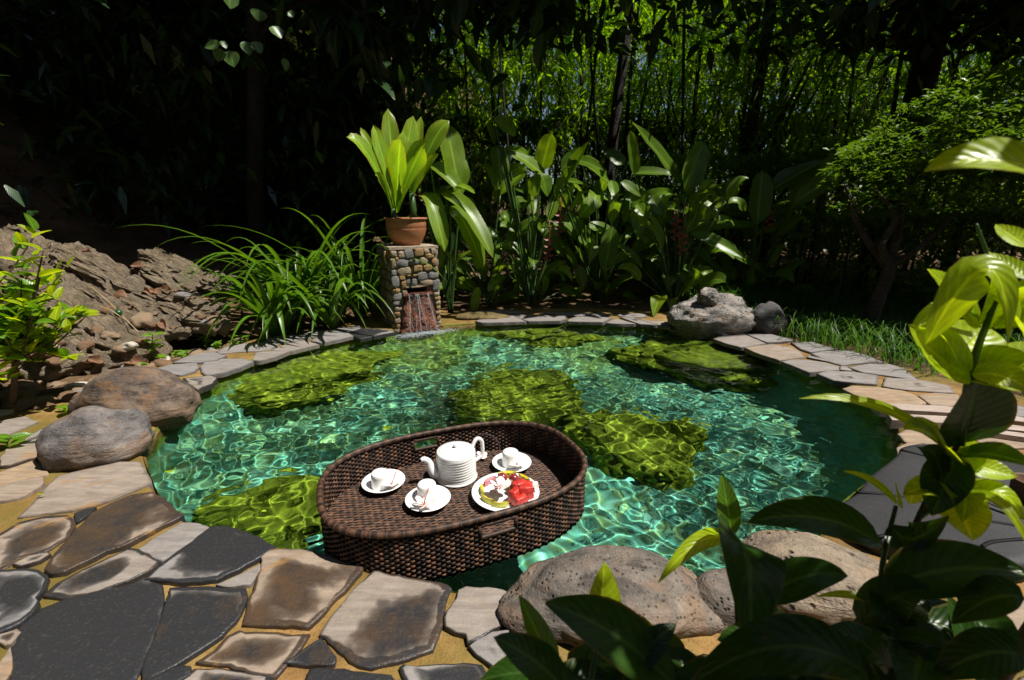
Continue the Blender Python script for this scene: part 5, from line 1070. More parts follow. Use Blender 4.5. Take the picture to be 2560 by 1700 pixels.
for g in range(6):
    x0, y0 = HB[g]
    for i in range(34):
        a = rr.uniform(0, 6.28); zb = rr.uniform(.12, 1.25) if i < 26 else rr.uniform(.05, .3); sp = rr.uniform(.08, .55)
        B = Vector((x0 + math.cos(a) * sp, y0 + .15 + math.sin(a) * sp * .8, zb))
        T_ = B + Vector((math.cos(a) * rr.uniform(.1, .4), math.sin(a) * .25, rr.uniform(-.25, .35)))
        leafobj(HP[g], B, T_, rr.uniform(.09, .17), .06, M_HEL if i % 3 else M_BAN, 'paddle' if i % 2 else 'lance', .4, .6, .14, .10, 900 + g * 20 + i, 9)
        if i % 2: continue
        V, F = tube(catmull([(x0, y0, .03), ((x0 + B.x) / 2, (y0 + B.y) / 2, zb * .6), B], 4), .006, 5)
        mesh('stalk', V, F, M_PET, HP[g])
N = Nt('red bract'); M_BRACT = mat_plain('red-brown bract', (.20, .045, .022), .5, .4, .3, 20.)
for k, (x, y, z) in enumerate(D['bracts']):
    g = (1, 1, 3, 3, 5)[k]
    fl_ = empty('flower_spike', (0, 0, 0)); fl_.parent = HP[g]; fl_.location = Vector((x, y, z)) - HP[g].location
    V, F = tube([(x, y, z + .22), (x + .01, y, z + .12), (x, y, z - .02), (x - .01, y, z - .20)], .006, 6)
    mesh('spike_stem', V, F, M_BRACT, fl_)
    for j in range(7):
        s = 1 if j % 2 else -1; zz = z + .03 - j * .034
        V, F, uv = leafgeo((x, y, zz), (x + s * .055, y - .015, zz + .015), .036, -.008, (0, -1, .3), 'ovate', .3, 5, 4)
        mesh('bract', V, F, M_BRACT, fl_, uv=uv)

# strap-leaved lilies left of the pedestal
def lily(loc, n, L, w, label, seed, lean=(0, 0)):
    rr = random.Random(seed)
    t = empty('strap_leaf_lily', loc, label, 'plant', 'strap-leaved lilies beside the coping')
    for i in range(n):
        a = rr.uniform(0, 2 * math.pi); l = L * rr.uniform(.65, 1.15)
        B = Vector(loc) + Vector((math.cos(a), math.sin(a), 0)) * rr.uniform(0, .05) + Vector((0, 0, .01))
        out = rr.uniform(.35, .82); drop = rr.uniform(.0, .80)
        d = Vector((math.cos(a) + lean[0], math.sin(a) * .9 + lean[1], 0)).normalized()
        T = B + d * l * out + Vector((0, 0, l * (drop * .8 - .02)))
        T.z = max(T.z, .05)
        f = Vector((0, 0, 1)) + d * -.25
        V, F, uv = leafgeo(B, T, w * rr.uniform(.75, 1.2), l * .30 * (1.1 - drop * .7), f, 'strap', .16, 12, 2, 0, i)
        mesh('leaf', V, F, M_STRAP, t, uv=uv)
    return t
lily((-1.92, 3.62, .03), 70, .92, .042, 'strap-leaved lily arching over the grey coping by the pebbles', 1, (.25, -.1))
lily((-1.58, 3.86, .03), 64, .95, .040, 'strap-leaved lily next to the pedestal, drooping onto the coping', 2, (-.3, -.15))
lily((-1.95, 4.12, .10), 64, 1.35, .032, 'taller thin-leaved lily in half shade behind the other lilies', 3)
lily((-1.45, 4.28, .05), 60, 1.45, .028, 'tall grassy lily directly behind the pedestal and pot', 4, (-.2, .1))

# glossy shrub at the left edge
sb = Vector(D['misc']['shrub_base'])
sh = empty('glossy_shrub', tuple(sb), 'small glossy-leaved shrub with a thin bent stem above the pebbles', 'shrub')
stem = catmull([sb, sb + Vector((.05, .02, .20)), sb + Vector((.03, .05, .36)), sb + Vector((-.02, .06, .55))], 6)
V, F = tube(stem, list(np.linspace(.014, .006, len(stem))), 8)
mesh('stem', V, F, M_TWIG, sh)
Vl, Fl, uvl = leafgeo((0, 0, 0), (1, 0, .12), .52, .05, (0, 0, 1), 'ovate', .16, 6, 4)
LM = mesh_data('leaf', Vl, Fl, M_SMALL, uv=uvl)
LMy = mesh_data('leaf', Vl, Fl, M_YEL, uv=uvl)
rr = random.Random(9)
for k in range(60):
    a = rr.uniform(0, 6.28); s0 = stem[rr.randint(5, len(stem) - 1)]
    e = sb + Vector((.04 + .38 * math.cos(a) * rr.uniform(.3, 1.1), .05 + .26 * math.sin(a), rr.uniform(.16, .86)))
    br = catmull([s0, (s0 + e) / 2 + Vector((0, 0, -.02)), e], 4)
    V, F = tube(br, [.004] * (len(br) - 1) + [.0015], 5)
    b_ = mesh('branch', V, F, M_TWIG, sh)
    for j in range(11):
        q = br[min(len(br) - 1, 3 + int(j / 11 * (len(br) - 3)))]
        l = rr.uniform(.065, .105)
        obj('leaf', LM if rr.random() < .55 else LMy, sh, Vector(q) + Vector((rr.uniform(-.02, .02), rr.uniform(-.02, .02), rr.uniform(-.01, .02))) - sb, (rr.uniform(-.5, .5), rr.uniform(-.9, .5), rr.uniform(0, 6.28)), l)

# foreground shrub close to the lens
fs = empty('broadleaf_shrub', (.45, .52, .0), 'large-leaved shrub close to the lens, its leaves yellow-green in the sun and dark in shade', 'shrub')
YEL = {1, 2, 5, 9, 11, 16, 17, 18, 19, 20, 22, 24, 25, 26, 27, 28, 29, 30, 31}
for i, (bx, by, bz, tx, ty, tz_, w, a) in enumerate(D['shrub']):
    if i in (24, 25, 26, 27, 28): w *= 1.45
    if i in (19, 21, 29, 5): w *= 1.15
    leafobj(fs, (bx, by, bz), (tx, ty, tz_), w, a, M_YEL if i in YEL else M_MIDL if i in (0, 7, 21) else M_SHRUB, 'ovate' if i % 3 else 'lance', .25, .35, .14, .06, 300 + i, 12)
for q in D['shrub_stems']:
    p = catmull(q, 6)
    V, F = tube(p, list(np.linspace(.0055, .0028, len(p)) if q is not D['shrub_stems'][-1] else np.linspace(.0015, .004, len(p))), 8)
    mesh('stem', V, F, M_PET if len(q) < 6 else M_TWIG, fs)

# a fuller tuft of leaves in the sunlit colour round the tip of the main stem and the middle whorl
rr = random.Random(17)
for i, (c_, n_, sp) in enumerate((((D['shrub_stems'][1][1]), 6, .10), ((D['shrub_stems'][1][2]), 8, .11), ((D['shrub_stems'][5][2]), 6, .09), ((D['shrub_stems'][0][4]), 4, .09))):
    for k in range(n_):
        a = k * 2.4 + i; B = Vector(c_) + Vector((.008 * math.cos(a), .008 * math.sin(a), -.01))
        T_ = B + Vector((math.cos(a) * sp * rr.uniform(.7, 1.1), -abs(math.sin(a)) * .04, sp * rr.uniform(-.35, .75)))
        leafobj(fs, B, T_, rr.uniform(.034, .052), rr.uniform(-.01, .03), M_YEL, 'ovate', .4, .5, .14, .10, 1500 + i * 20 + k, 10)
# unseen leaves added sunwards to keep the lower leaves in shade
rr = random.Random(61)
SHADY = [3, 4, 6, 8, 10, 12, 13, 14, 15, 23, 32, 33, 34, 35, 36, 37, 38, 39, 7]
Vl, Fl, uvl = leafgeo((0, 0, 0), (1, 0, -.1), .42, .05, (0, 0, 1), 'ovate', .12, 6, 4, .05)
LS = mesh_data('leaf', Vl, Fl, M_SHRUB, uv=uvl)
SUNNY = [Vector(D['shrub'][i][:3]).lerp(Vector(D['shrub'][i][3:6]), f) for i in YEL | {0, 21} for f in (.3, .7)]
def clear_of_sunny(p):
    return all(((q - p) - sdir * (q - p).dot(sdir)).length > .075 for q in SUNNY)
for i in SHADY:
    bx, by, bz, tx, ty, tz_, w, a = D['shrub'][i]
    for k in range(22):
        f = rr.uniform(.05, 1.) if i != 3 else rr.uniform(.35, 1.1)
        p = Vector((bx, by, bz)).lerp(Vector((tx, ty, tz_)), f) + Vector((rr.uniform(-.5, .5) * w, rr.uniform(-.5, .5) * w, 0)) + sdir * rr.uniform(.95, 1.5)
        if not clear_of_sunny(p): continue
        obj('leaf', LS, fs, p - fs.location - Vector((.06, 0, 0)), (rr.uniform(-.4, .4), rr.uniform(-.3, .5), rr.uniform(0, 6.28)), rr.uniform(.11, .16))
for i in range(150):
    x = rr.uniform(.03, .66) if i < 90 else rr.uniform(.03, .34); y = rr.uniform(.30, .62) if i < 90 else rr.uniform(.32, .47); z = rr.uniform(.12, .50) - .3 * max(0, .3 - x)
    z = min(z, 1 - (1.27 if x < .36 else 1.05) * y)
    B = Vector((x, y, z)); a = rr.uniform(0, 6.28)
    T_ = B + Vector((math.cos(a), math.sin(a) * .7, rr.uniform(-.4, .1))) * rr.uniform(.08, .14)
    leafobj(fs, B, T_, rr.uniform(.045, .07), .01, M_SHRUB, 'ovate' if i % 2 else 'lance', .5, .5, .14, .06, 1200 + i, 8)
    p = (B + T_) / 2 + sdir * rr.uniform(1., 1.6)
    if i % 2 and clear_of_sunny(p): obj('leaf', LS, fs, p - fs.location, (rr.uniform(-.4, .4), rr.uniform(-.3, .5), rr.uniform(0, 6.28)), rr.uniform(.11, .16))  # extra shade leaf added sunwards, out of view
up = catmull([(.62, .5, .0), (.78, .5, .7), (.85, .45, 1.3), (.95, .4, 1.9)], 6)
V, F = tube(up, list(np.linspace(.012, .005, len(up))), 8)
mesh('stem', V, F, M_TWIG, fs)

# broadleaf tree with hanging dark leaves, and its lit spray of leaves
bt = empty('broadleaf_tree', (-2.9, 5.3, hill(-2.9, 5.3)), 'dark broadleaf tree whose large leaves hang in front of the bamboo', 'tree')
trunk = catmull([(-2.9, 5.3, hill(-2.9, 5.3)), (-2.8, 5.2, 1.2), (-2.5, 5.0, 2.4), (-2.3, 4.9, 3.6), (-2.1, 4.9, 5.0)], 6)
V, F = tube(trunk, list(np.linspace(.10, .05, len(trunk))), 10)
mesh('trunk', V, F, M_DBARK, bt)
Vl, Fl, uvl = leafgeo((0, 0, 0), (1, 0, -.15), .42, .05, (0, 0, 1), 'lance', .12, 8, 4, .05)
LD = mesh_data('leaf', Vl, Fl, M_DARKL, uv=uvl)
rr = random.Random(21)
for k in range(15):
    s0 = trunk[rr.randint(12, len(trunk) - 2)]
    e = Vector((rr.uniform(-1.9, .25), rr.uniform(4.6, 5.5), rr.uniform(2.05, 3.3)))
    e.z = max(e.z, 2.15 + abs(e.x + .7) * .22)
    br = catmull([s0, (Vector(s0) + e) / 2 + Vector((0, 0, .35)), e], 6)
    V, F = tube(br, list(np.linspace(.03, .006, len(br))), 6)
    mesh('branch', V, F, M_DBARK, bt)
    for j in range(17):
        q = Vector(br[min(len(br) - 1, 4 + int(j / 17 * (len(br) - 4)))])
        q += Vector((rr.uniform(-.22, .22), rr.uniform(-.2, .2), rr.uniform(-.22, .12)))
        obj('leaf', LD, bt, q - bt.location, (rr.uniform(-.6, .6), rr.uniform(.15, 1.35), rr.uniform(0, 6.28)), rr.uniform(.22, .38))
br = catmull([trunk[-6], (-2.3, 4.3, 3.2), (-2.35, 4.05, 2.85)], 6)
V, F = tube(br, list(np.linspace(.025, .005, len(br))), 6)
mesh('branch', V, F, M_DBARK, bt)
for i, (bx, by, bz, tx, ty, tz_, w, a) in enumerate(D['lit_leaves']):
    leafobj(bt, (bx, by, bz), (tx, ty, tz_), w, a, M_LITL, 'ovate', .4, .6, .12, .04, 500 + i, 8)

# small shaped tree at the right
tb = Vector(D['misc']['tree'])
rt = empty('shaped_tree', tuple(tb), 'small twisted tree with a flat spreading crown in the grass beyond the right coping', 'tree')
P0 = [tb, tb + Vector((.04, .05, .22)), tb + Vector((.10, .08, .42)), tb + Vector((.13, .1, .55))]
limbs = [P0 + [tb + Vector((.05, .12, .72)), tb + Vector((.17, .2, .95)), tb + Vector((.05, .3, 1.15))], P0[-2:] + [tb + Vector((.32, .12, .68)), tb + Vector((.55, .2, .85)), tb + Vector((.85, .3, 1.10))],
         P0[-1:] + [tb + Vector((.30, .3, .85)), tb + Vector((.45, .5, 1.2)), tb + Vector((.5, .6, 1.6))], P0[-1:] + [tb + Vector((-.02, .3, .85)), tb + Vector((-.1, .45, 1.2))]]
for i, l in enumerate(limbs):
    c_ = catmull(l, 6)
    V, F = tube(c_, list(np.linspace(.065 if i == 0 else .036, .012, len(c_))), 8)
    V = V + np.array([[.006 * noise.noise(Vector(v) * 14), .006 * noise.noise(Vector(v) * 14 + Vector((5, 5, 5))), 0] for v in V])
    mesh('trunk' if i == 0 else 'limb', V, F, M_BARK, rt)
def clump_leaves(g, c, n, rad, L, w, rr, up=.7):
    """n small leaves in whorls round c"""
    for k in range(n):
        a = rr.uniform(0, 6.28); d = Vector((math.cos(a), math.sin(a), rr.uniform(-.6, .75))).normalized()
        p = Vector(c) + Vector((rr.gauss(0, rad), rr.gauss(0, rad), rr.gauss(0, rad * .5)))
        l = L * rr.uniform(.7, 1.2)
        s = d.cross(Vector((rr.uniform(-.6, .6), rr.uniform(-.6, .6), 1))).normalized() * (w * .5)
        m_ = p + d * l * .5 + Vector((0, 0, .06 * l))
        g.add([p, m_ + s, p + d * l - Vector((0, 0, .12 * l)), m_ - s], [(0, 1, 2, 3)], [(.5, 0), (1, .5), (.5, 1), (0, .5)])
g = Geo(); rr = random.Random(5)
for k in range(760):
    a = rr.uniform(0, 6.28); q = math.sqrt(rr.random())
    x = tb.x + .92 + 1.1 * q * math.cos(a); y = tb.y + .45 + .8 * q * math.sin(a)
    z = 1.42 + .72 * math.sqrt(max(0, 1 - q * q)) * rr.uniform(.72, 1.0) - .20 * q
    z += .18 * noise.noise(Vector((x * 1.8, y * 1.8, 0)))
    if noise.noise(Vector((x * 2.4, y * 2.4, 3))) < -.32: continue
    clump_leaves(g, (x, y, z), 9, .028, .062, .020, rr)
for k in range(520):
    a = rr.uniform(0, 6.28)
    x = tb.x + .88 + 1.1 * math.cos(a) * rr.uniform(.4, 1); y = tb.y + .4 + .8 * math.sin(a) * rr.uniform(.4, 1)
    clump_leaves(g, (x, y, rr.uniform(.98, 1.6)), 7, .03, .06, .02, rr)
M_TREE = mat_leaf('shaped tree leaf', (.085, .17, .012), None, .36, .4, .4, 4., .6)
mesh('crown', *g.out()[:2], M_TREE, rt, uv=g.out()[2])

# ------------------------------------------------------------------ grass, hedge, undergrowth
def ground_r(x, y):
    a = math.atan2(y - CY, x - CX) % (2 * math.pi)
    return math.hypot(x - CX, y - CY) - np.interp(a, ANG + [2 * math.pi], list(RO) + [RO[0]])
g = Geo(); rr = random.Random(14); cnt = 0
while cnt < 9500:
    x = rr.uniform(1.9, 5.6); y = rr.uniform(1.4, 5.6)
    if ground_r(x, y) < -.03 or noise.noise(Vector((x * 1.5, y * 1.5, 9))) < -.25: continue
    cnt += 1
    a = rr.uniform(0, 6.28); l = rr.uniform(.09, .27) * (1.0 if y > 2.6 else .6); w = rr.uniform(.004, .008)
    d = Vector((math.cos(a), math.sin(a), 0)); s = Vector((-d.y, d.x, 0)) * w * .5
    b = Vector((x, y, .0)); m1 = b + d * l * .18 + Vector((0, 0, l * .6)); m2 = b + d * l * .5 + Vector((0, 0, l * .88)); t = b + d * l * rr.uniform(.7, 1.) + Vector((0, 0, l * rr.uniform(.55, .95)))
    g.add([b - s, b + s, m1 - s, m1 + s, m2 - s * .8, m2 + s * .8, t], [(0, 1, 3, 2), (2, 3, 5, 4), (4, 5, 6)], [(0, 0), (1, 0), (0, .4), (1, .4), (0, .7), (1, .7), (.5, 1)])
o = mesh('grass', *g.out()[:2], M_GRASS, None, (3.2, 3.5, 0), uv=g.out()[2])
setp(o, 'tufty green grass beyond the right coping', None, None, 'stuff')

def leafcloud(name, n, posf, L, w, m, parent=None, loc=None, seed=1, droop=.3, bend=.15):
    """n separate leaf blades, each two folded quads, at positions from posf(rr)"""
    rr = random.Random(seed)
    Vs = np.empty((n, 6, 3)); 
    k = 0
    while k < n:
        p = posf(rr)
        if p is None: continue
        a = rr.uniform(0, 6.28); e = rr.gauss(-droop, .45)
        d = Vector((math.cos(a) * math.cos(e), math.sin(a) * math.cos(e), math.sin(e)))
        l = L * rr.uniform(.65, 1.25)
        s = d.cross(Vector((rr.uniform(-.5, .5), rr.uniform(-.5, .5), 1))).normalized() * (w * rr.uniform(.7, 1.2) * .5)
        p = Vector(p); m_ = p + d * l * .45; t = p + d * l - Vector((0, 0, bend * l))
        Vs[k] = (p - s * .25, p + s * .25, m_ + s, t + s * .12, t - s * .12, m_ - s)
        k += 1
    i = np.arange(n)[:, None] * 6
    F = np.concatenate([i + np.array([[0, 1, 2, 5]]), i + np.array([[5, 2, 3, 4]])])
    UV = np.tile(np.array([(.35, 0), (.65, 0), (1, .45), (.6, 1), (.4, 1), (0, .45)]), (n, 1))
    return mesh(name, Vs.reshape(-1, 3), F, m, parent, loc, uv=UV)

def hedge(loc, sx, sy, z1, label, seed, n=2600, m=None, L=.06, w=.03, z0=.1):
    h = empty('hedge', loc, label, 'hedge')
    def pf(rr):
        x, y = rr.uniform(-1, 1), rr.uniform(-1, 1)
        z = z1 * (1 - .10 * rr.random() ** 2 + .10 * nz(loc[0] + x * sx, loc[1] + y * sy, 1.6)) if rr.random() < .55 else rr.uniform(z0, z1 * .95)
        return (loc[0] + x * sx, loc[1] + y * sy, z)
    leafcloud('foliage', n, pf, L, w, m or M_SMALL, h, None, seed)
    for k in range(7):
        x = loc[0] + sx * math.sin(k * 2.2); y = loc[1] + sy * math.cos(k * 3.1)
        V, F = tube([(x, y, 0), (x + .05 * math.sin(k), y, z1 * .85)], [.02, .008], 6)
        mesh('stem', V, F, M_DBARK, h)
    return h
hedge((2.9, 6.3, 0), 1.1, .4, 1.72, 'clipped hedge in the shade behind the heliconias, before the bamboo', 3, 5200)
hedge((.6, 6.6, 0), 1.6, .35, 1.35, 'loose dark undergrowth between the heliconias and the bamboo trunks', 4, 4200, M_HEL, .13, .05)
hedge((4.9, 5.4, 0), 1.3, .5, 1.0, 'dark undergrowth behind the small shaped tree', 6, 3600, M_HEL, .11, .045)

hedge((3.2, 9.4, 0), 8.5, .5, 2.7, 'dark wall of undergrowth at the foot of the bamboo', 8, 15000, M_HEL, .2, .07, .0)
hedge((6.2, 6.6, 0), 2.2, .5, 1.7, 'tall dark undergrowth at the right behind the shaped tree', 9, 6500, M_HEL, .13, .05, .0)
# ------------------------------------------------------------------ bamboo and trees behind
def bamboo_crown(seed, n):
    rr0 = random.Random(seed)
    tips = []
    for k in range(34):
        a = rr0.uniform(0, 6.28); z = rr0.uniform(1.4, 5.4); r_ = rr0.uniform(.3, 1.25)
        tips.append((Vector((0, 0, z)), Vector((math.cos(a) * r_, math.sin(a) * r_, z + rr0.uniform(-.35, .55)))))
    def pf(rr):
        a, b = tips[rr.randrange(len(tips))]
        t = rr.uniform(.25, 1.0)
        q = a.lerp(b, t)
        return q + Vector((rr.gauss(0, .10), rr.gauss(0, .10), rr.gauss(0, .09) - .12 * t))
    g = Geo()
    for a, b in tips: g.add(*tube([a, a.lerp(b, .5) + Vector((0, 0, .06)), b], [.009, .006, .003], 4, False))
    return pf, g
CR = []
for s in range(4):
    pf, g = bamboo_crown(50 + s, 0)
    lv = leafcloud('crown', 1150, pf, .19, .032, M_BAMB, None, (0, 0, 0), 70 + s, .45, .2)
    tw_ = g.build('twigs', M_DBARK, None, (0, 0, 0))
    CR.append((lv.data, tw_.data))
    bpy.data.objects.remove(lv); bpy.data.objects.remove(tw_)
BL = ((1842, 34, 7.0, 'd', .02), (1925, 24, 7.6, 'd', -.03), (1535, 12, 8.6, 'd', .05), (1452, 9, 8.2, 'd', -.02), (1612, 8, 9.2, 'l', .03), (1690, 12, 8.0, 'd', .06), (1726, 9, 8.8, 'd', -.05), (1776, 8, 9.6, 'l', .02), (1990, 9, 8.4, 'd', .1), (2040, 9, 9.2, 'd', -.06), (2285, 11, 7.4, 'd', .04), (2392, 24, 7.2, 'd', .0), (1232, 11, 8.6, 'd', .03), (1312, 9, 9.4, 'l', -.02), (1378, 10, 9.0, 'l', .02), (1482, 8, 10., 'd', .04), (2098, 11, 8.2, 'd', .08), (2165, 12, 8.8, 'd', -.04), (1120, 10, 9.2, 'd', .05), (2475, 15, 7.8, 'd', .04), (1050, 10, 10.4, 'd', -.03), (1570, 9, 10.2, 'l', -.03), (1655, 9, 10.6, 'd', .05), (1900, 9, 10.2, 'd', .03), (2240, 9, 10., 'd', .02), (960, 9, 10.8, 'd', .02)) + tuple((1180 + 57 * k + 23 * math.sin(k * 5.1), 7 + 2.5 * math.sin(k * 3.3) ** 2, 8.3 + 1.1 * math.sin(k * 2.7), 'd', .09 * math.sin(k * 1.9)) for k in range(22))
ORD = ('first second third fourth fifth sixth seventh eighth ninth tenth eleventh twelfth thirteenth fourteenth fifteenth sixteenth seventeenth eighteenth nineteenth twentieth twenty-first twenty-second twenty-third twenty-fourth twenty-fifth twenty-sixth twenty-seventh twenty-eighth twenty-ninth thirtieth').split()
rr = random.Random(3)
for i, (p_, wpx, Y_, kd, lean) in enumerate(BL):
    x = (p_ - 1280) / 1138 * (Y_ * .97); z0 = hill(x, Y_)
    lab = {34: 'thickest dark trunk in the middle of the grove', 24: 'thick dark trunk standing beside the thickest one' if i == 1 else 'thick dark trunk above the shaped tree'}.get(wpx)
    if not lab:
        side = 'left' if p_ < 1842 else 'right'
        rank = sum(1 for q_ in BL if q_[1] < 20 and (q_[0] < 1842) == (p_ < 1842) and abs(q_[0] - 1842) < abs(p_ - 1842))
        lab = 'slender %s bamboo stem, %s one to the %s of the thickest trunk' % ('dark' if kd == 'd' else 'pale', ORD[rank], side)
    b_ = empty('bamboo', (x, Y_, z0), lab, 'tree', 'bamboo stems behind the pool')
    r0 = wpx * Y_ / 1138 / 2
    pts = catmull([(x, Y_, z0 - .1), (x + lean * 1.5 + .05 * rr.uniform(-1, 1), Y_, z0 + 1.6), (x + lean * 3.5 + .08 * rr.uniform(-1, 1), Y_, z0 + 3.6), (x + lean * 8 + .2 * rr.uniform(-1, 1), Y_ + .1, z0 + 8)], 6)
    V, F = tube(pts, list(np.linspace(r0, r0 * .5, len(pts))), 9)
    mesh('trunk', V, F, M_DBARK if kd == 'd' else M_CULM, b_)
    for q in range(1 if i < 26 else 0):
        lvd, twd = CR[i % 4]
        ro = (0, 0, rr.uniform(0, 6.28)); s_ = rr.uniform(.9, 1.25)
        c1_ = obj('crown', lvd, b_, (lean * 2.5, 0, rr.uniform(-.3, .6)), ro, s_); obj('twigs', twd, c1_)['kind'] = 'stuff'
    if wpx > 8:
        for q in range(3):
            z_ = rr.uniform(.8, 3.2); s = rr.choice((-1, 1))
            k = pts[int(3 + z_ * 1.6)]
            V, F = tube(catmull([k, Vector(k) + Vector((s * .35, 0, .5)), Vector(k) + Vector((s * rr.uniform(.5, 1.), .1, 1.5))], 4), [r0 * .35] * 5 + [r0 * .22] * 3 + [.004], 5)
            mesh('branch', V, F, M_DBARK, b_)
def far_pos(rr):
    y = rr.uniform(10.2, 14.); x = rr.uniform(-.62, 1.15) * y; z = .2 + hill(x, y) * .6 + rr.random() ** 1.1 * 6.4
    v = noise.noise(Vector((x * .55, y * .35, z * .55))) + .6 * noise.noise(Vector((x * 1.6, y, z * 1.6 + 4)))
    if v < -.22: return None
    return (x, y, z)
fg = leafcloud('far_bamboo_grove', 62000, far_pos, .29, .066, M_FAR, None, (2, 12, 0), 99, .4, .2)
setp(fg, 'sunlit yellow-green bamboo foliage filling the far background', None, None, 'stuff')

# ------------------------------------------------------------------ dark forest on the slope, and the crowns that shade it
def shade_tree(loc, label, regions, seed, tr=.16, lean=(0, 0)):
    """a tall tree; its crown hangs over the given ground regions (x0,x1,y0,y1,z,n,t0,t1) towards the sun"""
    z0 = hill(loc[0], loc[1])
    t = empty('forest_tree', (loc[0], loc[1], z0), label, 'tree', 'tall trees round the pool')
    pts = catmull([(loc[0], loc[1], z0 - .1), (loc[0] + lean[0] * .3, loc[1] + lean[1] * .3, z0 + 2), (loc[0] + lean[0] * .7, loc[1] + lean[1] * .7, z0 + 4.5), (loc[0] + lean[0], loc[1] + lean[1], z0 + 8)], 6)
    V, F = tube(pts, list(np.linspace(tr, tr * .4, len(pts))), 10)
    mesh('trunk', V, F, M_DBARK, t)
    for i, (x0, x1, y0, y1, z, n, t0, t1) in enumerate(regions):
        def pf(rr):
            x, y = rr.uniform(x0, x1), rr.uniform(y0, y1)
            h = t0 + (t1 - t0) * rr.random()
            y += .16 * noise.noise(Vector((x * 1.3, 0, 4)))
            return Vector((x, y, z + (hill(x, y) if z < 2 else 0))) + sdir * h
        leafcloud('crown', n, pf, .24, .13, M_CAN, t, None, seed + i, .25, .15)  # crown leaves put sunwards, mostly out of view, to shade each region
    for k in range(5):
        a = seed + k * 1.3; q = Vector(pts[12 + k])
        V, F = tube(catmull([q, q + Vector((math.cos(a) * .8, math.sin(a) * .6, .7)), q + Vector((math.cos(a) * 1.8, math.sin(a) * 1.3, 1.1))], 4), [.06] * 4 + [.035] * 4 + [.015], 6)
        mesh('branch', V, F, M_DBARK, t)
    return t
shade_tree((-6.6, 6.2), 'tall dark forest tree at the far left of the slope', [(-10, -5.6, 4.6, 7.5, .4, 9000, 3.5, 8.), (-10, -5.6, 7.5, 11, .4, 7000, 3.5, 8.)], 201, .2, (.4, .3))
shade_tree((-4.5, 7.4), 'dark forest tree on the slope above the weathered rocks', [(-5.8, -2.2, 4.35, 7.2, .4, 11000, 3.2, 7.5), (-5.8, -2.2, 7.2, 10.5, .4, 7000, 3.5, 8.)], 211, .17, (.5, .2))
shade_tree((-1.9, 7.6), 'dark forest tree behind the potted plant', [(-2.3, -.9, 4.95, 7.0, .3, 4200, 3., 7.), (-2.0, .3, 4.75, 5.5, 2.5, 2600, 1.6, 4.5)], 221, .14, (.5, .2))
shade_tree((1.3, 7.0), 'dark forest tree behind the heliconias', [(1.2, 2.8, 5.2, 7.0, .3, 1500, 3., 7.), (-.9, 1.2, 5.7, 7.0, .3, 800, 3., 7.), (-.5, 1.7, 4.42, 4.9, .05, 380, 3., 6.)], 231, .10, (.5, .2))
shade_tree((5.0, 6.3), 'dark forest tree at the right behind the shaped tree', [(2.6, 7.5, 4.5, 7.4, .3, 12000, 3., 7.5), (2.9, 6.5, 3.1, 4.5, .1, 1300, 3., 7.)], 241, .2, (.4, .2))
shade_tree((6.6, 3.2), 'dark forest tree beyond the right edge of the grass', [(3.6, 8.5, 3.4, 5.2, .3, 7000, 3., 7.), (3.6, 5.8, 3.5, 5.0, 1.9, 4000, 1.6, 4.)], 251, .18, (.3, 0))
# unseen trees added behind and beside the viewpoint to cut the sky light
for i, (lx, ly, x0, x1, y0, y1, z0, z1, n_) in enumerate(((-3.2, -3.6, -6, 0, -5.5, -2.6, 1.5, 8., 9000), (3.0, -3.8, 0, 6.5, -5.5, -2.8, 1.5, 7.5, 9000), (-6.2, 1.0, -8, -4.6, -2.6, 3.2, 1.2, 7.5, 9000), (7.4, .6, 6.0, 9., -3., 3.4, .8, 5., 8000))):
    t = empty('forest_tree', (lx, ly, 0), ('unseen added tree behind the viewpoint on the side of the slope', 'unseen added tree behind the viewpoint on the side of the shrub', 'unseen added tree beside the paving on the side of the slope', 'unseen added tree beyond the charcoal panel, outside the right edge')[i], 'tree', 'tall trees round the pool')
    V, F = tube([(lx, ly, -.1), (lx + .1, ly, 2.5), (lx, ly + .1, z1)], [.17, .14, .05], 9)
    mesh('trunk', V, F, M_DBARK, t)
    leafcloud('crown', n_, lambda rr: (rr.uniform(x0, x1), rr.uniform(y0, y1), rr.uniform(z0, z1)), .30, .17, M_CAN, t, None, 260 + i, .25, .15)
# lower boughs that close off the slope
def bough_tree(loc, label, seed, n, sx, sy, z0, z1, m, L=.2, w=.075):
    t = empty('understorey_tree', (loc[0], loc[1], hill(*loc)), label, 'tree', 'understorey trees on the dark slope')
    V, F = tube([(loc[0], loc[1], hill(*loc) - .1), (loc[0] + .1, loc[1], 1.6), (loc[0] - .05, loc[1] + .1, z1)], [.05, .04, .015], 7)
    mesh('trunk', V, F, M_DBARK, t)
    def pf(rr):
        p = Vector((loc[0] + rr.gauss(0, sx), loc[1] + rr.gauss(0, sy), rr.uniform(z0, z1)))
        if noise.noise(p * 1.3) < -.12: return None
        return p
    leafcloud('crown', n, pf, L, w, m, t, None, seed, .35, .2)
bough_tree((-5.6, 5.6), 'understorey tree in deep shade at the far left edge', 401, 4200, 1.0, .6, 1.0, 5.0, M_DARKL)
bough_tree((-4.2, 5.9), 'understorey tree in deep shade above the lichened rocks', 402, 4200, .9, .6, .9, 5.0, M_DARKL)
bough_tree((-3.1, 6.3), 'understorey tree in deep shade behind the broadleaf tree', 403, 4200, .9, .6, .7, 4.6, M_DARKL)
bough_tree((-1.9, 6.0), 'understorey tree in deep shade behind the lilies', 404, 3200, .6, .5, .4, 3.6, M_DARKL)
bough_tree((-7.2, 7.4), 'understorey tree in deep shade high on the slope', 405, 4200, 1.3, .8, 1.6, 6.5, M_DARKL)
bough_tree((3.7, 7.6), 'understorey tree with fern-like leaves right of the thick trunks', 406, 1500, .8, .5, 1.0, 4.6, M_HEL, .22, .05)
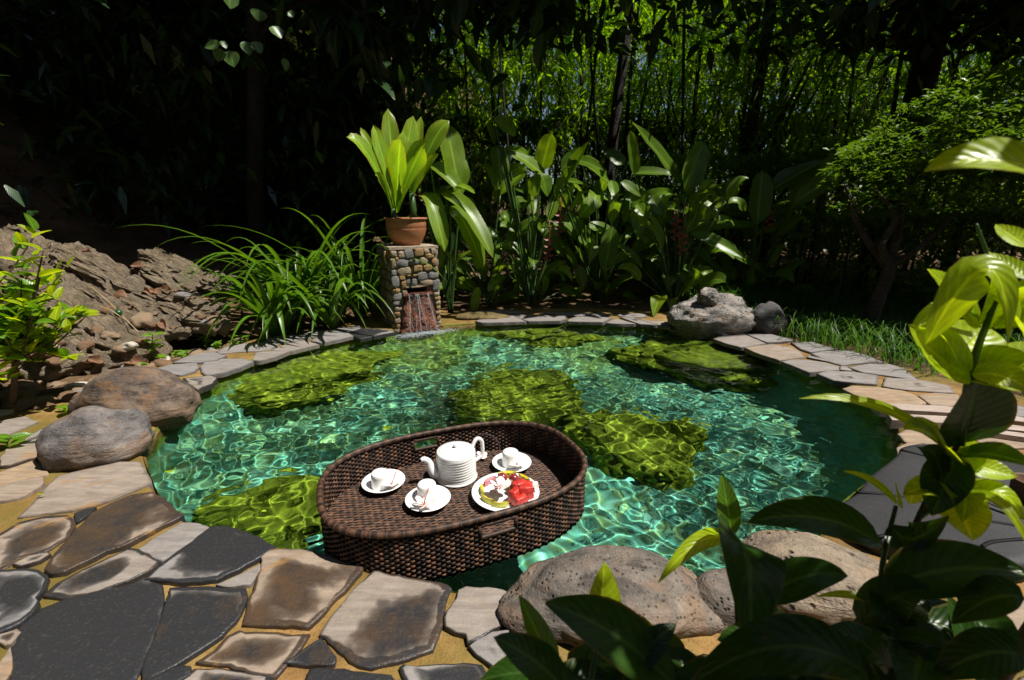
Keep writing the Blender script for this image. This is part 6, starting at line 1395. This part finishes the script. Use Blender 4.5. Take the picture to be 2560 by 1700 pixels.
bough_tree((5.6, 7.4), 'understorey tree in shade at the right, above the shaped tree', 407, 1300, 1.1, .6, 1.0, 5.2, M_HEL, .22, .05)
bough_tree((7.2, 6.4), 'understorey tree at the far right edge in shade', 408, 2000, 1.0, .8, .6, 5.2, M_HEL, .2, .06)
# ------------------------------------------------------------------ weathered rock strata on the slope
N = Nt('weathered layered rock'); po = N.coord()
oi = N.n('ObjectInfo').outputs['Random']
a = N.noise(6., 6, .65, po, .3); b = N.noise(9., 6, .7, N.mapping(po, (.5, 7., 7.))); f = N.noise(60., 3, .7, N.mapping(po, (.25, 4., 4.)))
c = N.ramp(N.math('ADD', N.math('MULTIPLY', a, .35), N.math('ADD', N.math('MULTIPLY', b, .5), N.math('MULTIPLY', f, .2))), [(.35, (.038, .027, .018)), (.42, (.20, .145, .095)), (.50, (.40, .305, .20)), (.62, (.58, .465, .32))])
c = N.mix(N.math('MULTIPLY', N.ramp(a, [(.52, 0.), (.68, 1.)]), .5), c, (.20, .17, .145))
M_STRATA = N.done(N.pbr(c, .85, .2, N.bump(N.math('ADD', N.math('MULTIPLY', b, 1.6), N.math('ADD', f, a)), 1., .07)))
from mathutils.bvhtree import BVHTree
SV, SF = [], []
def strata(A, B, w, seed, label):
    A, B = Vector(A), Vector(B)
    L = (B - A).length * 1.12; c = (A + B) / 2
    d = (B - A).normalized(); s = d.cross(Vector((0, 0, 1))).normalized(); u = s.cross(d)
    U, F = ico(5)
    V = np.empty_like(U)
    so = Vector((seed * 5.3, seed, 0))
    amp = min(1., w / .14)
    for i, q in enumerate(U):
        e = [math.copysign(abs(t) ** .6, t) for t in q]
        x, y, z = e[0] * L * .5, e[1] * w * 1.05, e[2] * w * .60
        k = 1 + .22 * noise.noise(Vector(q) * 1.6 + so)
        wob = .05 * noise.noise(Vector((x * 5, y * 4, z * 4)) + so)
        p = Vector((x * 2.6, (y + wob) * 27., (z + wob) * 27.)) + so
        rg = .075 * (abs(noise.noise(p)) - .25) + .05 * (abs(noise.noise(p * 2.1 + so)) - .2) + .07 * noise.noise(Vector((x * 5, y * 2, z * 2)) + so) + .014 * noise.noise(Vector((x * 22, y * 22, z * 22))) - (.05 if noise.noise(Vector((x * 1.4, y * 13, z * 13)) - so) > .38 else 0)
        nr = Vector((q[0] * .35, q[1], q[2]))
        V[i] = Vector((x * (1 + .10 * noise.noise(p * .5)), y * k, z * k)) + nr * rg * amp
    rot = Matrix((d, s, u)).transposed()
    me = mesh_data('weathered_rock', V, F, M_STRATA)
    k0 = len(SV)
    SV.extend([c + rot @ Vector(v) for v in V]); SF.extend([tuple(i + k0 for i in f) for f in F])
    o = obj('weathered_rock', me, None, tuple(c))
    o.rotation_euler = Matrix((d, s, u)).transposed().to_euler()
    setp(o, label, 'rock', 'layered rocks on the sunny slope')
SL = ('topmost layered slab of the sunny slope, splintered at its upper end', 'long cracked slab just under the topmost slab', 'thick rounded ledge near the shade line, close to the lilies', 'upper ledge half in shade above the thick rounded ledge', 'long ridged slab crossing the middle of the slope', 'broad ridged slab behind the shrub, above the pebbles', 'lowest grooved slab running down to the pebbles', 'pale orange ridge beside the green ball', 'rough lump of rock behind the ferny seedling', 'rock shoulder at the far left above the shrub', 'shaded slab end behind the arching lily leaves', 'flat grooved slab behind the shrub tips', 'thin ledge in front of the thick rounded ledge', 'low rock hidden behind the shrub stem', 'narrow splinter of rock below the topmost slab', 'small ridge with the yellow chip, below the green ball')
for i, q in enumerate(D['strata']): strata(q[:3], q[3:6], q[6] * .78, i + 1, SL[i])

BVH = BVHTree.FromPolygons(SV, SF)
def surf(x, y):
    h = BVH.ray_cast(Vector((x, y, 4.)), Vector((0, 0, -1)))
    return max(.012 + hill(x, y), h[0].z if h[0] is not None else -9)
def hz(x, y): return .012 + hill(x, y)
# pebbles between the slope and the coping
PB = [mat_rock('tan pebble', ((.15, .10, .06), (.27, .19, .12), (.38, .28, .19)), 14., 0, .5), mat_rock('brown pebble', ((.09, .05, .03), (.19, .11, .06), (.28, .18, .11)), 14., 0, .5), mat_rock('grey pebble', ((.13, .12, .115), (.24, .23, .22), (.36, .34, .32)), 14., 0, .5), mat_rock('pale pebble', ((.38, .34, .28), (.5, .46, .39), (.6, .56, .5)), 14., 0, .3)]
PMS = []
for k in range(8):
    V, F = rock((0, 0, 0), (1, .72, .5), 80 + k, .35, .06, 3, 0, .85)
    PMS.append((V, F))
PD = {}
rr = random.Random(31); cnt = 0
while cnt < 150:
    t = rr.random()
    x = -2.95 + 1.05 * t + rr.gauss(0, .17); y = 1.95 + 1.45 * t + rr.gauss(0, .22)
    gr_ = ground_r(x, y)
    if gr_ < .02 or gr_ > .85: continue
    k = rr.randrange(8); mi_ = rr.choices((0, 1, 2, 3), (5, 4, 2, 1))[0]
    if (k, mi_) not in PD: PD[(k, mi_)] = mesh_data('pebble', *PMS[k], PB[mi_])
    s = rr.uniform(.026, .072) * (1.35 if rr.random() < .12 else 1)
    o = obj('pebble', PD[(k, mi_)], None, (x, y, surf(x, y) + s * .2), (rr.uniform(-.3, .3), rr.uniform(-.3, .3), rr.uniform(0, 6.28)), s)
    setp(o, ('tan pebble in the stony bed below the weathered rocks', 'brown pebble in the stony bed below the weathered rocks', 'grey pebble in the stony bed below the weathered rocks', 'pale pebble in the stony bed below the weathered rocks')[mi_], 'pebble', ('tan pebbles', 'brown pebbles', 'grey pebbles', 'pale pebbles')[mi_])
    cnt += 1
# dry leaves
M_DRY = mat_leaf('dry brown leaf', (.24, .125, .07), (.36, .22, .14), .25, .6, .25, 9., .7, (1.4, 1., .6))
rr = random.Random(8)
for i, (x, y, z, s) in enumerate(D['dry']):
    a = rr.uniform(0, 6.28); L = s * rr.uniform(.8, 1.1)
    B = Vector((x, y, surf(x, y) + .012)); T = B + Vector((math.cos(a) * L, math.sin(a) * L * .6, 0))
    T.z = min(B.z + L * .5, max(B.z - L * .6, surf(T.x, T.y) + .015))
    V, F, uv = leafgeo(B, T, L * .5, .12 * L * rr.choice((-1, 1)), Vector((rr.uniform(-.5, .5), -.6, .8)), 'ovate', .25, 8, 4, .25, i, curl=rr.uniform(-.6, .9))
    o = mesh('dry_leaf', V, F, M_DRY, None, tuple(B), uv=uv)
    setp(o, 'curled dry brown leaf lying on the rocks or pebbles of the slope', 'leaf', 'dry leaves on the slope')
# finer leaf litter
DL = []
for k in range(4):
    V, F, uv = leafgeo((-.5, 0, .1), (.5, 0, .12), .5, -.06, (0, 0, 1), 'ovate', .2, 6, 4, .2, 700 + k, curl=.4)
    DL.append(mesh_data('dry_leaf', V, F, M_DRY, uv=uv))
rr = random.Random(4)
for k in range(46):
    t = rr.random(); x = -3.5 + 1.5 * t + rr.gauss(0, .25); y = 2.5 + 1.3 * t + rr.gauss(0, .35)
    if ground_r(x, y) < .04: continue
    o = obj('dry_leaf', DL[k % 4], None, (x, y, surf(x, y) + .006), (rr.uniform(-.4, .4), rr.uniform(-.3, .3), rr.uniform(0, 6.28)), rr.uniform(.04, .085))
    setp(o, 'curled dry brown leaf lying on the rocks or pebbles of the slope', 'leaf', 'dry leaves on the slope')
# green fruit
bx, by, bz = D['misc']['ball']
V, F = rock((bx, by, bz + .01), (.022, .022, .022), 2, .02, 0, 3)
gf = empty('green_fruit', (bx, by, bz - .01), 'small round dark green fruit lying on the weathered rock', 'fruit')
mesh('skin', V, F, mat_plain('dark green fruit skin', (.012, .07, .022), .25, .5, .3, 30.), gf)
V, F = tube([(bx, by, bz + .031), (bx + .003, by, bz + .036)], .002, 5); mesh('stem', V, F, M_TWIG, gf)
# dry stalks
for i, (A, B, lab) in enumerate((((-3.225, 3.44, .495), (-2.50, 2.95, .235), 'long dry straw lying across the rock by the green fruit'), ((-2.845, 3.07, .395), (-2.66, 3.05, .30), 'short dry straw crossing the long one'))):
    V, F = tube([A, ((A[0] + B[0]) / 2, (A[1] + B[1]) / 2, (A[2] + B[2]) / 2 + .02), B], .0028, 5)
    setp(mesh('straw', V, F, mat_plain('dry straw', (.42, .30, .15), .7), None, A), lab, 'straw')
# seedlings
def seedling(name, loc, h, n, L, m, label, seed, shape='ovate', wk=.45, ferny=False):
    rr = random.Random(seed)
    t = empty(name, loc, label, 'plant')
    st_ = catmull([loc, Vector(loc) + Vector((.01, 0, h * .6)), Vector(loc) + Vector((.02, .01, h))], 4)
    V, F = tube(st_, .003, 5); mesh('stem', V, F, M_PET, t)
    for i in range(n):
        a = i * 2.4 + rr.uniform(-.3, .3); q = Vector(st_[min(len(st_) - 1, int(len(st_) * (.3 + .7 * i / n)))])
        l = L * rr.uniform(.7, 1.15)
        T_ = q + Vector((math.cos(a) * l, math.sin(a) * l * .7, rr.uniform(-.1, .4) * l))
        leafobj(t, q, T_, l * wk, .04 * l, m, shape, 1.2, .3, .12, .05, seed * 50 + i, 6)
    return t
mz = D['misc']
M_LIME = mat_leaf('lime seedling leaf', (.16, .30, .02), None, .42, .35, .4, 8., .8)
seedling('seedling', (mz['seed1'][0], mz['seed1'][1], hz(*mz['seed1'][:2])), .22, 10, .075, M_LIME, 'thin lime-green seedling standing before the green fruit', 2)
seedling('fern_seedling', (mz['seed2'][0], mz['seed2'][1], hz(*mz['seed2'][:2])), .20, 30, .11, M_LIME, 'ferny lime-green seedling beside the lilies', 3, 'lance', .14)
seedling('seedling', (mz['seed3'][0], mz['seed3'][1], hz(*mz['seed3'][:2])), .06, 6, .10, M_LIME, 'broad-leaved seedling right behind the large brown boulder', 4)
seedling('seedling', (mz['seed4'][0], mz['seed4'][1], .04), .05, 5, .08, M_SMALL, 'small seedling at the paving edge under the shrub', 5)
rr = random.Random(77)
for i in range(18):
    t = .40 + .03 * i
    x = -2.95 + 1.15 * t + rr.uniform(-.08, .12); y = 2.2 + 1.45 * t + rr.uniform(-.05, .15)
    o = seedling('groundcover_plant', (x, y, hz(x, y)), rr.uniform(.04, .10), rr.randint(10, 18), .038, M_LIME, 'tiny lime-green plant in the weedy strip between pebbles and rocks', 20 + i)
    o['group'] = 'tiny weeds between pebbles and rocks'
for i in range(6):
    x = 3.55 + .25 * i + rr.uniform(-.1, .1); y = 4.05 + rr.uniform(-.25, .25)
    t = empty('round_leaf_plant', (x, y, .0), 'round-leaved plant in the shaded grass, %s from the trunk of the shaped tree' % ('first second third fourth fifth sixth').split()[i], 'plant', 'round-leaved plants in the grass')
    for j in range(4):
        q = Vector((x + rr.uniform(-.12, .12), y + rr.uniform(-.1, .1), rr.uniform(.22, .42)))
        V, F = tube([(x, y, 0), ((x + q.x) / 2, y, q.z * .7), q], .003, 5); mesh('stalk', V, F, M_PET, t)
        V = [q + Vector((0, 0, -.012))] + [q + Vector((math.cos(k * .449) * .05 * (1 + .08 * math.sin(k * 3)), math.sin(k * .449) * .05, .004 * math.sin(k * 2.) + .004)) for k in range(14)]
        mesh('leaf', V, [(0, 1 + k, 1 + (k + 1) % 14) for k in range(14)], M_HEL, t, uv=[(.5, 0)] + [(.5 + .5 * math.cos(k * .449), .5 + .5 * math.sin(k * .449)) for k in range(14)])
# fallen petals and leaves
for (p, L, lab) in ((mz['float_leaf'], .05, 'folded yellow-green leaf floating behind the tray'), (mz['yl1'], .045, 'narrow yellow leaf floating by the left pool edge'), (mz['yl2'], .03, 'tiny yellow leaf lying on the paving at the left')):
    B = Vector((p[0], p[1], p[2] + .006)); T_ = B + Vector((L, L * .25, .012))
    V, F, uv = leafgeo(B, T_, L * .5 if L == .05 else L * .25, -.01, (0, -.4, 1), 'ovate', .35, 7, 4, .1, 4)
    setp(mesh('fallen_leaf', V, F, M_YEL, None, tuple(B), uv=uv), lab, 'leaf')

# ------------------------------------------------------------------ wooden boards across the right coping
M_WOOD = None
N = Nt('weathered pale timber'); po = N.coord()
a = N.noise(5., 5, .6, N.mapping(po, (1., 22., 22.))); b = N.noise(60., 3, .7, N.mapping(po, (1., 10., 10.)))
c = N.ramp(N.math('ADD', N.math('MULTIPLY', a, .7), N.math('MULTIPLY', b, .3)), [(.3, (.22, .16, .125)), (.55, (.42, .34, .29)), (.75, (.52, .44, .39))])
M_WOOD = N.done(N.pbr(c, .75, .25, N.bump(N.math('ADD', a, b), .5, .004)))
ch_ = empty('channel_cover', (2.3, 2.25, .04), 'weathered timber boards crossing the right coping as a channel cover', 'boards')
for q in D['boards']:
    n = len(q)
    V = [(x, y, z) for z in (.030, .072) for x, y in q] 
    c0 = np.mean(q, 0)
    V += [(x + (c0[0] - x) * .004, y + (c0[1] - y) * .004, .0745) for x, y in q]
    F = [(k * n + i, k * n + (i + 1) % n, (k + 1) * n + (i + 1) % n, (k + 1) * n + i) for k in (0, 1) for i in range(n)] + [tuple(2 * n + i for i in range(n))]
    mesh('board', V, [f[::-1] for f in F], M_WOOD, ch_, smooth=False)

# ------------------------------------------------------------------ charcoal moulded mat at the pool edge
N = Nt('charcoal moulded rubber'); po = N.coord()
a = N.noise(150., 3, .7, po); b = N.noise(5., 4, .6, po)
c = N.ramp(N.math('ADD', N.math('MULTIPLY', a, .4), N.math('MULTIPLY', b, .6)), [(.3, (.012, .012, .014)), (.7, (.038, .037, .039))])
M_MAT = N.done(N.pbr(c, .6, .4, N.bump(a, .5, .003)))
M_BLK = mat_plain('black slit', (.006, .006, .007), .7, .2)
q = D['mat']; n = len(q)
P = [Vector((x, y, 0)) for x, y in q]
pts = []
for i in range(n):
    for k in range(5): pts.append(Vector(catmull([P[i - 1], P[i], P[(i + 1) % n], P[(i + 2) % n]], 5)[5 + k]))
n = len(pts); c0 = sum(pts, Vector()) / n
mt = empty('moulded_mat', (c0.x, c0.y, .04), 'charcoal grey moulded panel with slits and a raised ring, overhanging the pool edge', 'mat')
V = []
for s, z in ((.97, .02), (1., .04), (1.0, .075), (.992, .09), (.97, .098), (.9, .100), (.7, .102), (.45, .104), (.2, .104)):
    for p in pts:
        r_ = c0 + (p - c0) * s
        V.append((r_.x, r_.y, z + (.012 * nz(r_.x, r_.y, 2.2, 3.) if z > .05 else 0)))
V.append((c0.x, c0.y, .104)); m_ = 9
F = [(i * n + j, i * n + (j + 1) % n, (i + 1) * n + (j + 1) % n, (i + 1) * n + j) for i in range(m_ - 1) for j in range(n)] + [((m_ - 1) * n + j, (m_ - 1) * n + (j + 1) % n, m_ * n) for j in range(n)]
mesh('panel', V, [f[::-1] for f in F], M_MAT, mt)
for sl in D['mat_slits']:
    p = catmull([(x, y, .1035 + .012 * nz(x, y, 2.2, 3.)) for x, y in sl], 6)
    V, F = tube(p, .006, 6, True, .4, (0, 0, 1)); mesh('slit', V, F, M_BLK, mt)
rx_, ry_ = D['mat_ring']
for r_, h_ in ((.075, .006), (.105, .010)):
    V, F = tube([(rx_ + r_ * math.cos(t), ry_ + r_ * math.sin(t), .106) for t in np.linspace(0, 2 * math.pi, 49)], h_ * .6, 8, False)
    mesh('raised_ring', V, F, M_MAT, mt)
ux, uy = D['mat_cup']
V, F = lathe([(0, .0), (.034, .0), (.038, .01), (.040, .05), (.043, .062), (.041, .066), (.036, .062), (.034, .01), (0, .008)], 36, (ux, uy, .112))
setp(mesh('clay_cup', V, F, mat_plain('brown clay', (.15, .085, .05), .6, .3, .3, 20.), None, (ux, uy, .112)), 'small brown clay cup standing on the charcoal panel', 'cup')
